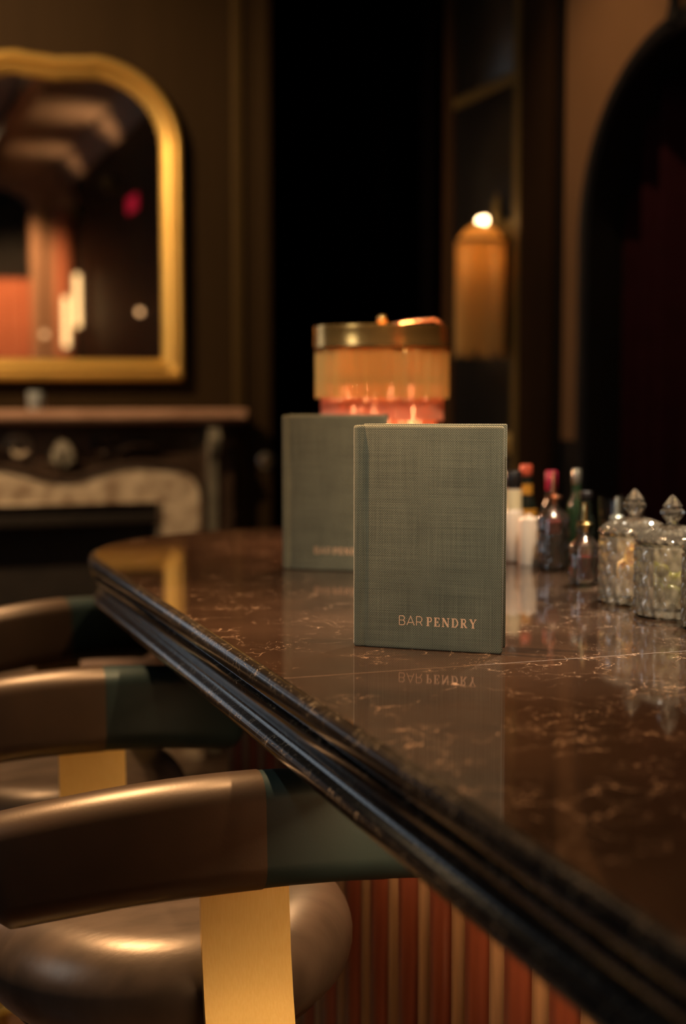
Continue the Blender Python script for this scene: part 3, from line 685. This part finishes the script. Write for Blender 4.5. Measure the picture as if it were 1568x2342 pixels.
# ------------------------------------------------------------------ glass jars with fruit
def diamond(a_, n=18, m_=230):
    return lambda a, z, j: a_ * abs(math.cos(n / 2 * a + m_ * z / 2) * math.cos(n / 2 * a - m_ * z / 2))
def jar(loc, s, label):
    e = empty('candy_jar', loc, random.uniform(0, 1), label, 'jar', 'cut glass garnish jars'); e.scale = (s, s, s)
    outer = [(0.034, 0.0), (0.039, 0.0015)] + [(0.0395, 0.003 + 0.075 * k / 30) for k in range(31)] + [(0.0385, 0.080), (0.036, 0.081)]
    inner = [(0.0355, 0.081), (0.0355, 0.012), (0.032, 0.008), (0, 0.008)]
    md = diamond(0.0026)
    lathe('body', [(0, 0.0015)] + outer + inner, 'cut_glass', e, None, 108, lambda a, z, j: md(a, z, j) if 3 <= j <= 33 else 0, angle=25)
    lid = lathe('lid', [(0.0, 0.0825), (0.030, 0.0825), (0.0405, 0.082), (0.0415, 0.084), (0.040, 0.087), (0.036, 0.091), (0.029, 0.0955), (0.020, 0.099), (0.012, 0.101), (0.0, 0.102)], 'lid_glass', e, None, 48, lambda a, z, j: 0.0012 * math.cos(24 * a) if j > 3 else 0, angle=25)
    lathe('finial', [(0.0, 0.1015), (0.008, 0.102), (0.0065, 0.1045), (0.0095, 0.108), (0.0135, 0.1135), (0.0138, 0.117), (0.0105, 0.120), (0.0112, 0.1225), (0.0075, 0.128), (0.0035, 0.133), (0.0, 0.1355)], 'lid_glass', lid, None, 8, None, smooth=False)
    return e
J = [((0.880, 1.478, ZT), 1.0, 'cut glass lidded jar holding yellow lemon peel'),
     ((0.866, 1.374, ZT), 1.0, 'cut glass lidded jar holding green olives'),
     ((0.868, 1.280, ZT), 1.0, 'cut glass jar of dark cherries cut off by the picture edge')]
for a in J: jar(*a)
def blob(name, m, rx, ry, rz_, seg=10):
    bm = bmesh.new(); bmesh.ops.create_uvsphere(bm, u_segments=seg, v_segments=seg - 2, radius=1.0)
    for v in bm.verts: v.co = Vector((v.co.x * rx, v.co.y * ry, v.co.z * rz_))
    me = bpy.data.meshes.new(name); bm.to_mesh(me); bm.free()
    for p in me.polygons: p.use_smooth = True
    me.materials.append(MATS[m]); return me
def fill(jarloc, name, me, label, cat, group, spots):
    for dx, dy, dz, r in spots:
        o = link(name, me); o.scale = (1.25, 1.25, 1.25) if name == 'lemon_peel' else (1.1, 1.1, 1.1); o.location = (jarloc[0] + dx, jarloc[1] + dy, jarloc[2] + dz); o.rotation_euler = (r, r * 1.7, r * 2.3); tag(o, label, cat, group)
# lemon peel: curled strip
bm = bmesh.new(); path = []
for k in range(11):
    a = -1.5 + 3.0 * k / 10; path.append((Vector((0.014 * math.cos(a), 0.014 * math.sin(a), 0.004 * math.sin(2 * a))), Vector((math.cos(a), math.sin(a), 0)), Vector((0, 0, 1))))
sweep_section(path, [(-0.001, -0.007), (0.0012, -0.006), (0.0012, 0.006), (-0.001, 0.007)], bm); bmesh.ops.recalc_face_normals(bm, faces=bm.faces)
lem = bpy.data.meshes.new('lemon_peel'); bm.to_mesh(lem); bm.free(); lem.materials.append(MATS['lemon'])
fill(J[0][0], 'lemon_peel', lem, 'curled yellow lemon peel inside the first glass jar', 'lemon peel', 'lemon peels in a jar',
     [(0.012, 0.004, 0.018, 0.2), (-0.008, -0.010, 0.019, 1.4), (0.002, 0.010, 0.032, 2.3), (0.010, -0.010, 0.034, 3.3), (-0.006, 0.002, 0.046, 4.6), (0.010, 0.002, 0.055, 5.2), (0.012, -0.008, 0.064, 0.9)])
ol = blob('olive', 'olive_fruit', 0.0075, 0.0075, 0.0095); sp = []
for k in range(15):
    a = k * 2.4; r = 0.021 if k % 5 else 0.004; sp.append((r * math.cos(a), r * math.sin(a), 0.017 + 0.0115 * (k // 4), a))
fill(J[1][0], 'olive', ol, 'green olive inside the second glass jar', 'olive', 'olives in a jar', sp)
ch = blob('cherry', 'cherry', 0.0088, 0.0088, 0.0085); sp = []
for k in range(18):
    a = k * 2.4; r = 0.022 if k % 6 else 0.003; sp.append((r * math.cos(a), r * math.sin(a), 0.017 + 0.0125 * (k // 4), a))
fill(J[2][0], 'cherry', ch, 'dark cherry inside the jar at the picture edge', 'cherry', 'cherries in a jar', sp)

# ------------------------------------------------------------------ bottles
def bottle(name, loc, prof, m, label, parts=(), cat='bottle', n=32):
    e = empty(name, loc, 0, label, cat, 'bottles on the bar')
    lathe('body', prof, m, e, None, n)
    for pn_, pp, pm in parts: lathe(pn_, pp, pm, e, None, n)
    return e
def cyl(r, z0, z1, bev=0.0012): return [(0, z0), (r - bev, z0), (r, z0 + bev), (r, z1 - bev), (r - bev, z1), (0, z1)]
def shell(r, z0, z1): return [(r, z0), (r + 0.0006, z0), (r + 0.0006, z1), (r, z1)]
def bprof(R, hb, rn, hn, sh=0.02): return [(0, 0), (R - 0.003, 0), (R, 0.003), (R, hb), (R * 0.93, hb + sh * 0.35), (R * 0.6 + rn * 0.4, hb + sh * 0.7), (rn, hb + sh), (rn, hn), (0, hn)]
# pale bottle with long cream neck label and black stopper
bottle('spirit_bottle', (0.925, 1.895, ZT), bprof(0.0155, 0.070, 0.0115, 0.108, 0.008), 'white_ceramic', 'pale bottle with cream neck and black stopper beside the front menu',
       (('neck_label', shell(0.0117, 0.078, 0.106), 'cream_label'), ('stopper', cyl(0.0125, 0.108, 0.134), 'black_cap')))
cn = empty('white_canister', (0.928, 1.850, ZT), 0, 'small white ceramic canister in front of the pale bottle', 'canister')
lathe('body', [(0, 0), (0.0135, 0), (0.0145, 0.002), (0.0145, 0.062), (0.014, 0.0635), (0.0128, 0.0635), (0.0125, 0.01), (0, 0.01)], 'white_ceramic', cn, None, 32)
lathe('lid', [(0, 0.0636), (0.0143, 0.0636), (0.0146, 0.066), (0.012, 0.069), (0.004, 0.0705), (0.003, 0.074), (0, 0.075)], 'white_ceramic', cn, None, 32)
bottle('spirit_bottle', (0.99, 1.985, ZT), bprof(0.0165, 0.07, 0.0098, 0.120, 0.02), 'dark_glass', 'dark bottle with round amber neck label and red cap',
       (('cap', cyl(0.0095, 0.120, 0.138), 'red_cap'), ('neck_label', shell(0.0166, 0.050, 0.070), 'amber_label'), ('collar', shell(0.0098, 0.092, 0.108), 'amber_label')))
bottle('spirit_bottle', (1.005, 1.93, ZT), bprof(0.0145, 0.072, 0.0080, 0.102, 0.016), 'dark_glass', 'dark bottle with bright magenta capsule', (('capsule', cyl(0.0092, 0.100, 0.131), 'magenta_cap'),))
bottle('spirit_bottle', (1.045, 1.925, ZT), bprof(0.014, 0.07, 0.0065, 0.112, 0.02), 'green_glass', 'green glass bottle with pale metal cap', (('cap', cyl(0.0072, 0.110, 0.133), 'silver_cap'),))
bottle('spirit_bottle', (0.995, 1.805, ZT), bprof(0.0135, 0.055, 0.0085, 0.098, 0.022), 'dark_glass', 'slim dark green bottle next to the red decanter', (('cap', cyl(0.0095, 0.096, 0.108), 'black_cap'), ('label', shell(0.0136, 0.012, 0.040), 'green_glass')))
bottle('spirit_bottle', (1.00, 1.36, ZT), bprof(0.026, 0.105, 0.011, 0.16, 0.03), 'pale_glass', 'pale green bottle behind the jars at the picture edge', (('cap', cyl(0.0125, 0.158, 0.178), 'silver_cap'),))
def decanter(loc, R, hb, liquid, top_liquid, label, spout_m, total):
    e = empty('bitters_decanter', loc, 0.3, label, 'decanter', 'cut glass dasher bottles')
    md = diamond(0.0018, 12, 190)
    body = [(0, 0.001), (R * 0.9, 0.0)] + [(R, 0.003 + (hb - 0.006) * k / 16) for k in range(17)] + [(R * 0.92, hb), (R * 0.55, hb + 0.006), (R * 0.42, hb + 0.010), (R * 0.42, hb + 0.020), (R * 0.36, hb + 0.020), (R * 0.36, hb + 0.010), (R * 0.80, hb - 0.003), (R * 0.88, hb - 0.008), (R * 0.88, 0.008), (0, 0.006)]
    lathe('body', body, 'decanter_glass', e, None, 72, lambda a, z, j: md(a, z, j) if 3 <= j <= 17 else 0, angle=25)
    r2 = R * 0.875
    lathe('liquid', [(0, 0.0065), (r2, 0.0085), (r2, hb * 0.68), (0, hb * 0.68)], liquid, e, None, 32)
    lathe('upper_liquid', [(0, hb * 0.68), (r2, hb * 0.68), (r2, hb - 0.009), (0, hb - 0.009)], top_liquid, e, None, 32) if top_liquid else None
    z = hb + 0.020
    lathe('stopper', [(0, z - 0.006), (R * 0.36, z - 0.006), (R * 0.36, z), (R * 0.55, z + 0.001), (R * 0.55, z + 0.005), (R * 0.26, z + 0.008), (0, z + 0.009)], spout_m, e, None, 28)
    lathe('spout', [(0.0045, z + 0.007), (0.0036, z + 0.02), (0.0030, total - 0.002), (0.002, total), (0, total)], spout_m, e, None, 16)
    return e
decanter((0.936, 1.79, ZT), 0.0215, 0.078, 'black_liquid', 'pink_liquid', 'cut glass decanter of dark and pink liquid with copper spout', 'copper', 0.137)
decanter((0.898, 1.63, ZT), 0.0185, 0.055, 'red_liquid', None, 'small cut glass decanter of dark red bitters with gold spout', 'polished_brass', 0.107)
decanter((0.985, 1.70, ZT), 0.0185, 0.055, 'black_liquid', None, 'small cut glass decanter with pale spout behind the lemon jar', 'silver_cap', 0.107)
mg = empty('mixing_glass', (1.045, 1.79, ZT), 0, 'wide clear mixing glass standing behind the decanters', 'glass')
lathe('bowl', [(0, 0), (0.028, 0), (0.031, 0.004), (0.033, 0.10), (0.0315, 0.10), (0.0295, 0.012), (0, 0.010)], 'clear_glass', mg, None, 40)
lathe('foot_ring', [(0.0285, 0.0002), (0.0300, 0.0002), (0.0312, 0.0035), (0.0300, 0.0045)], 'clear_glass', mg, None, 40, closed=True)

# ------------------------------------------------------------------ mirror over the fireplace
MX = 0.705; MB_, MT = 1.360, 2.455; MW = 0.430
def mirror_outline():
    right = [(MW - 0.012, MB_), (MW, MB_ + 0.012)]
    right += [(MW, MB_ + 0.012 + (2.16 - MB_ - 0.012) * t / 6) for t in range(1, 6)]
    right += [(0.115 + (MW - 0.115) * math.cos(a), 2.16 + (MT - 2.16 + 0.004) * math.sin(a)) for a in [PI / 2 * k / 20 for k in range(20)]]
    right += [(0.12 - 0.12 * t / 6, MT - 0.008 * (t / 6) ** 1.2 + (0.003 if t == 0 else 0)) for t in range(0, 6)]
    left = [(-x, z) for x, z in reversed(right)]
    return right + [(0, MT - 0.009)] + left
mo = mirror_outline()
mir = empty('wall_mirror', (MX, YF, 0), 0, 'arched wall mirror in a rounded brass frame above the mantel', 'mirror')
t3 = lambda p, h: Vector((p.x, -h, p.y))
bm = bmesh.new(); sweep_outline(bm, mo, [(0.0, 0.0), (0.0, 0.024), (0.003, 0.035), (0.010, 0.044), (0.020, 0.047), (0.029, 0.043), (0.0345, 0.034), (0.0365, 0.012)], t3, False, False)
done(bm, 'outer_frame', 'mirror_brass', mir, smooth=True, angle=45)
bm = bmesh.new(); sweep_outline(bm, mo, [(0.0400, 0.012), (0.0410, 0.033), (0.047, 0.037), (0.060, 0.031), (0.074, 0.021), (0.076, 0.010)], t3, False, False)
done(bm, 'inner_frame', 'mirror_brass', mir, smooth=True, angle=45)
bm = bmesh.new(); bm.faces.new([bm.verts.new(t3(p, 0.012)) for p in inset(mo, 0.071)]); 
o = done(bm, 'glass', 'mirror_glass', mir); 
bm = bmesh.new(); bm.faces.new([bm.verts.new(t3(p, 0.001)) for p in inset(mo, 0.004)]); done(bm, 'backing', 'black_paint', mir)

# ------------------------------------------------------------------ fireplace
FXc = 0.690
fp = empty('fireplace', (FXc, YF, 0), 0, 'carved dark and pale marble fireplace under the arched mirror', 'fireplace')
def fbox(name, x0, x1, d0, d1, z0, z1, m, bev=0.004): return box(name, x0, x1, -d1, -d0, z0, z1, m, fp, bev)
# shelf with moulded serpentine front
def shelf_outline(ex):
    h = 0.655 + ex; pts = [(-h, 0), (-h, -0.13 - ex)]
    for k in range(17):
        t = -1 + 2 * k / 16; pts.append((t * (h - 0.02), -0.155 - ex - 0.025 * math.cos(t * PI) * 0.5 - 0.01))
    return pts + [(h, -0.13 - ex), (h, 0)]
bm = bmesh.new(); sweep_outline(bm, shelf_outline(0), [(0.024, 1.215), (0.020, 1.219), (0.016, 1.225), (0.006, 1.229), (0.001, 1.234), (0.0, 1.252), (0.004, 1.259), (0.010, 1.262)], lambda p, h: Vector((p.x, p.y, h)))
done(bm, 'mantel_shelf', 'lit_brown_marble', fp, smooth=True, angle=40)
# frieze panel (dark) and pale serpentine surround with rectangular opening
fbox('frieze', -0.56, 0.56, 0.0, 0.085, 0.95, 1.216, 'brown_marble')
OW, OZ = 0.335, 0.945
outer = [(0.485, 0.0), (0.485, 0.90)] + [(0.385 + 0.10 * math.cos(a), 0.955 + 0.11 * math.sin(a)) for a in [PI / 2 * k / 8 for k in range(1, 9)]] + [(0.33, 1.072), (0.25, 1.078), (0.19, 1.074), (0.12, 1.055), (0.06, 1.035), (0.0, 1.03)]
poly = outer + [(-x, z) for x, z in reversed(outer[:-1])]
bm = bmesh.new()
inner = [(OW, 0.0), (OW, OZ), (-OW, OZ), (-OW, 0.0)]
front = []
def ring_faces(d0, d1):
    # strip between the curved outer edge and the rectangular opening, split column-wise
    R = outer; n = len(R); pr = []
    for i, (x, z) in enumerate(R):
        t = i / (n - 1)
        if x >= OW and z <= OZ + 0.001 : q = (OW, min(z, OZ))
        elif x >= OW: q = (OW, OZ)
        else: q = (x, OZ)
        pr.append(((x, z), q))
    for sg in (1, -1):
        for d in (d0, d1):
            for (a, qa), (b, qb) in zip(pr, pr[1:]):
                vs = [Vector((sg * a[0], -d, a[1])), Vector((sg * b[0], -d, b[1])), Vector((sg * qb[0], -d, qb[1])), Vector((sg * qa[0], -d, qa[1]))]
                u = []
                for v in vs:
                    if not any((v - w_).length < 1e-6 for w_ in u): u.append(v)
                if len(u) >= 3: bm.faces.new([bm.verts.new(v) for v in u])
        for (a, qa), (b, qb) in zip(pr, pr[1:]):
            for e0, e1 in ((a, b), (qa, qb)):
                if (Vector(e0) - Vector(e1)).length > 1e-6:
                    bm.faces.new([bm.verts.new(v) for v in (Vector((sg * e0[0], -d0, e0[1])), Vector((sg * e1[0], -d0, e1[1])), Vector((sg * e1[0], -d1, e1[1])), Vector((sg * e0[0], -d1, e0[1])))])
ring_faces(0.0, 0.110); bmesh.ops.remove_doubles(bm, verts=bm.verts, dist=1e-5)
done(bm, 'surround', 'pale_marble', fp)
tube('surround_moulding', [(x * 1.0, -0.112, z) for x, z in poly], 0.011, 'brown_marble', fp, 8)
tube('opening_moulding', [(OW, -0.108, 0.0), (OW, -0.108, OZ), (-OW, -0.108, OZ), (-OW, -0.108, 0.0)], 0.008, 'pale_marble', fp, 8)
# side consoles with scrolled brackets
for sg in (1, -1):
    xa, xb = sorted((sg * 0.495, sg * 0.60))
    fbox('pilaster', xa, xb, 0.0, 0.10, 0.0, 1.216, 'brown_marble')
    c = [(0.10, 1.20), (0.150, 1.195), (0.165, 1.16), (0.150, 1.12), (0.125, 1.08), (0.115, 1.03), (0.112, 0.95), (0.112, 0.60), (0.112, 0.05)]
    bm = bmesh.new(); x0, x1 = sorted((sg * 0.506, sg * 0.538))
    vs0 = [bm.verts.new((x0, -d, z)) for d, z in c] + [bm.verts.new((x0, -0.09, 0.05)), bm.verts.new((x0, -0.09, 1.20))]
    vs1 = [bm.verts.new((x1, -d, z)) for d, z in c] + [bm.verts.new((x1, -0.09, 0.05)), bm.verts.new((x1, -0.09, 1.20))]
    bm.faces.new(vs0); bm.faces.new(list(reversed(vs1)))
    for i in range(len(vs0)): k = (i + 1) % len(vs0); bm.faces.new((vs0[i], vs0[k], vs1[k], vs1[i]))
    done(bm, 'bracket', 'grey_marble', fp)
# shell carving and leaf scrolls
bm = bmesh.new(); NS = 9
for k in range(NS):
    a = math.radians(25 + 130 * k / (NS - 1)); L_ = 0.085 + 0.012 * math.sin(a)
    p0 = Vector((0, -0.118, 1.062)); p1 = Vector((0.45 * L_ * math.cos(a), -0.128, 1.062 + L_ * math.sin(a)))
    tube_bm([p0, p0.lerp(p1, 0.5) + Vector((0, -0.012, 0)), p1], [0.005, 0.007, 0.009], 8, bm)
done(bm, 'shell_carving', 'grey_marble', fp, smooth=True)
for sg in (1, -1):
    pts = []
    for k in range(26):
        a = k / 25 * 2.6 * PI; r = 0.045 * (1 - k / 25 * 0.75); pts.append((sg * (0.14 + r * math.cos(a)), -0.095, 1.135 + r * math.sin(a)))
    tube('scroll_carving', pts, 0.010, 'pale_marble' if sg < 0 else 'brown_marble', fp, 8)
    tube('leaf_carving', [(sg * 0.19, -0.095, 1.12), (sg * 0.25, -0.10, 1.145), (sg * 0.31, -0.10, 1.135), (sg * 0.36, -0.095, 1.16)], [0.012, 0.016, 0.012, 0.004], 'brown_marble', fp, 8)
# firebox: real recess built in front of the wall plane
fbox('firebox_back', -OW, OW, 0.0, 0.006, 0.0, OZ, 'soot', 0); fbox('firebox_insert', -OW + 0.002, OW - 0.002, 0.075, 0.095, OZ - 0.075, OZ - 0.002, 'soot', 0.003)
fbox('hearth', -0.66, 0.66, 0.0, 0.42, 0.0, 0.03, 'brown_marble')
# candle glass on the mantel
cd = empty('candle_glass', (0.605, YF - 0.13, 1.262), 0, 'small pale glass candle holder on the mantel shelf', 'candle holder')
lathe('glass', [(0, 0), (0.024, 0), (0.027, 0.004), (0.029, 0.062), (0.027, 0.062), (0.0245, 0.006), (0, 0.006)], 'frosted_glass', cd, None, 32)
lathe('candle', [(0, 0.0065), (0.0235, 0.0065), (0.0240, 0.040), (0, 0.040)], 'candle_wax', cd, None, 28)
tube('wick', [(0, 0, 0.040), (0.001, 0, 0.048)], 0.001, 'black_cap', cd, 6)
# upholstered stool by the hearth
ot = empty('ottoman', (0.64, 4.25, 0), 0, 'low pale pink upholstered footstool in front of the fireplace', 'footstool')
lathe('cushion', [(0, 0.49), (0.24, 0.49), (0.262, 0.50), (0.27, 0.53), (0.265, 0.565), (0.245, 0.585), (0.15, 0.597), (0, 0.60)], 'cream_fabric', ot, None, 48)
lathe('apron', [(0.235, 0.43), (0.25, 0.43), (0.25, 0.49), (0.235, 0.49)], 'dark_wood', ot, None, 48, closed=True)
for k in range(4):
    a = PI / 4 + k * PI / 2; tube('leg', [(0.225 * math.cos(a), 0.225 * math.sin(a), 0.46), (0.245 * math.cos(a), 0.245 * math.sin(a), 0.0)], [0.02, 0.012], 'dark_wood', ot, 10)

# ------------------------------------------------------------------ fringed sconce on the black glass panel
sc = empty('wall_sconce', (XR - 0.01, 3.87, 1.79), 0, 'small brass wall sconce with glowing bulbs and long fringe', 'sconce')
lathe('bracket', [(0, 0), (0.012, 0.004), (0.018, 0.03), (0.012, 0.07), (0.004, 0.10), (0, 0.105)], 'dull_brass', sc, (-0.02, 0.03, 0.015), 16)
o = lathe('rose', [(0, 0), (0.04, 0), (0.036, 0.012), (0, 0.014)], 'dull_brass', sc, (0.002, 0.0, 0.0), 24); o.rotation_euler.y = -PI / 2
def half_ring(r, z0, z1, name, m):
    return lathe(name, [(r, z0), (r + 0.003, z0), (r + 0.003, z1), (r, z1)], m, sc, (-0.085, 0, 0), 40, closed=True)
half_ring(0.070, -0.035, -0.025, 'ring', 'dull_brass')
tube('arm', [(0, 0, 0), (-0.05, 0, 0.005), (-0.085, 0, -0.03), (-0.085, 0.07, -0.03)], 0.004, 'dull_brass', sc, 8)
lathe('shade_top', [(0.018, 0.022), (0.020, 0.024), (0.048, 0.002), (0.072, -0.030), (0.070, -0.032), (0.046, -0.002)], 'olive_fringe', sc, (-0.085, 0.0, 0), 36, closed=True)
fo = fringe('fringe', 0.071, -0.35, -0.028, 190, 0.0030, 'olive_fringe', sc, 0.022); fo.location = (-0.085, 0, 0)
for dy, dz in ((-0.026, 0.030), (0.006, 0.030)):
    lathe('bulb', [(0, -0.012), (0.008, -0.010), (0.011, 0.0), (0.008, 0.009), (0, 0.013)], 'bulb_glow', sc, (-0.085, dy, dz), 16)
point('sconce_light', (XR - 0.095, 3.87, 1.79 - 0.075), 0.75, (1.0, 0.56, 0.28), 0.02)

# ------------------------------------------------------------------ lamps seen only in the mirror
def wall_tube(loc, h, r, label, m='tube_glow'):
    e = empty('wall_light', loc, 0, label, 'wall light', 'lamps reflected in the mirror')
    lathe('glass_tube', [(0, 0.02), (r, 0.022), (r, h - r), (r * 0.7, h - r * 0.3), (0, h)], m, e, None, 20); lathe('holder', [(0, 0), (r * 1.3, 0), (r * 1.3, 0.024), (0, 0.026)], 'polished_brass', e, None, 20)
    tube('arm', [(0, 0, 0.01), (0, -0.06, -0.02), (0, -0.78 if loc[1] > -2 else -0.2, -0.02)], 0.006, 'polished_brass', e, 8); return e
wall_tube((1.762, -1.5, 1.82), 0.44, 0.022, 'tall glowing tube lamp, the higher of two in the mirror')
wall_tube((1.672, -1.5, 1.66), 0.42, 0.022, 'tall glowing tube lamp, the lower of two in the mirror')
def globe(loc, r, label, m):
    e = empty('globe_light', loc, 0, label, 'globe light', 'globe lamps reflected in the mirror')
    lathe('globe', [(r * math.cos(a), r * math.sin(a)) if abs(abs(a) - PI / 2) > 1e-3 else (0, r * math.sin(a)) for a in [-PI / 2 + PI * k / 10 for k in range(11)]], m, e, None, 16)
    tube('rod', [(0, 0, r), (0, 0, CEIL - loc[2])], 0.003, 'dull_brass', e, 6)
globe((1.50, -1.5, 1.78), 0.02, 'small dim globe lamp, leftmost of the lamps in the mirror', 'small_glow')
globe((1.78, 0.925, 1.83), 0.018, 'small dim globe lamp by the right edge of the mirror', 'small_glow')
rs = empty('red_sign', (XR - 0.005, 0.40, 2.57), 0, 'dim red wall light reflected high in the mirror', 'wall light')
box('face', -0.03, -0.02, -0.16, 0.16, -0.05, 0.05, 'red_glow', rs); box('housing', -0.02, 0.004, -0.17, 0.17, -0.06, 0.06, 'black_paint', rs, bev=0.004)
for uy, uw, ul in ((-0.15, 6, 'brass wall uplighter throwing the large warm patch on the ceiling in the mirror'), (-1.75, 4, 'brass wall uplighter near the columns in the mirror')):
    up = empty('uplighter', (XR - 0.002, uy, 2.72), 0, ul, 'uplighter')
    lathe('cup', [(0, 0), (0.02, 0), (0.055, 0.05), (0.06, 0.09), (0.057, 0.09), (0.05, 0.052), (0.018, 0.006), (0, 0.006)], 'dull_brass', up, (-0.08, 0, 0), 28); box('wall_plate', -0.03, 0.0, -0.03, 0.03, -0.01, 0.03, 'dull_brass', up)
    spot('uplight_beam', (XR - 0.082, uy, 2.77), (1.50, uy - 0.05, CEIL), uw, AMBER, 105, 0.8, 0.03)
# recessed downlights in the ceiling, the added fill lamps included
names = ('over the near counter edge', 'over the middle stool', 'over the farthest stool', 'behind the viewer', 'in front of the mirror', 'by the curtained arch', 'over the jars', 'added before the columns to warm them', 'added over the middle of the counter to brighten it', 'trained on the fringed lamp', 'added near the curtained arch to backlight the jars')
for (x, y, *_), nm in zip(DOWN, names):
    e = empty('downlight', (x, y, CEIL), 0, 'recessed round brass ceiling downlight ' + nm, 'downlight', 'ceiling downlights')
    lathe('trim_ring', [(0.040, -0.004), (0.052, -0.004), (0.055, 0.0), (0.040, 0.0)], 'polished_brass', e, None, 28, closed=True)
    lathe('lens', [(0, -0.002), (0.040, -0.002), (0.040, -0.0005), (0, -0.0005)], 'down_glow', e, None, 28)
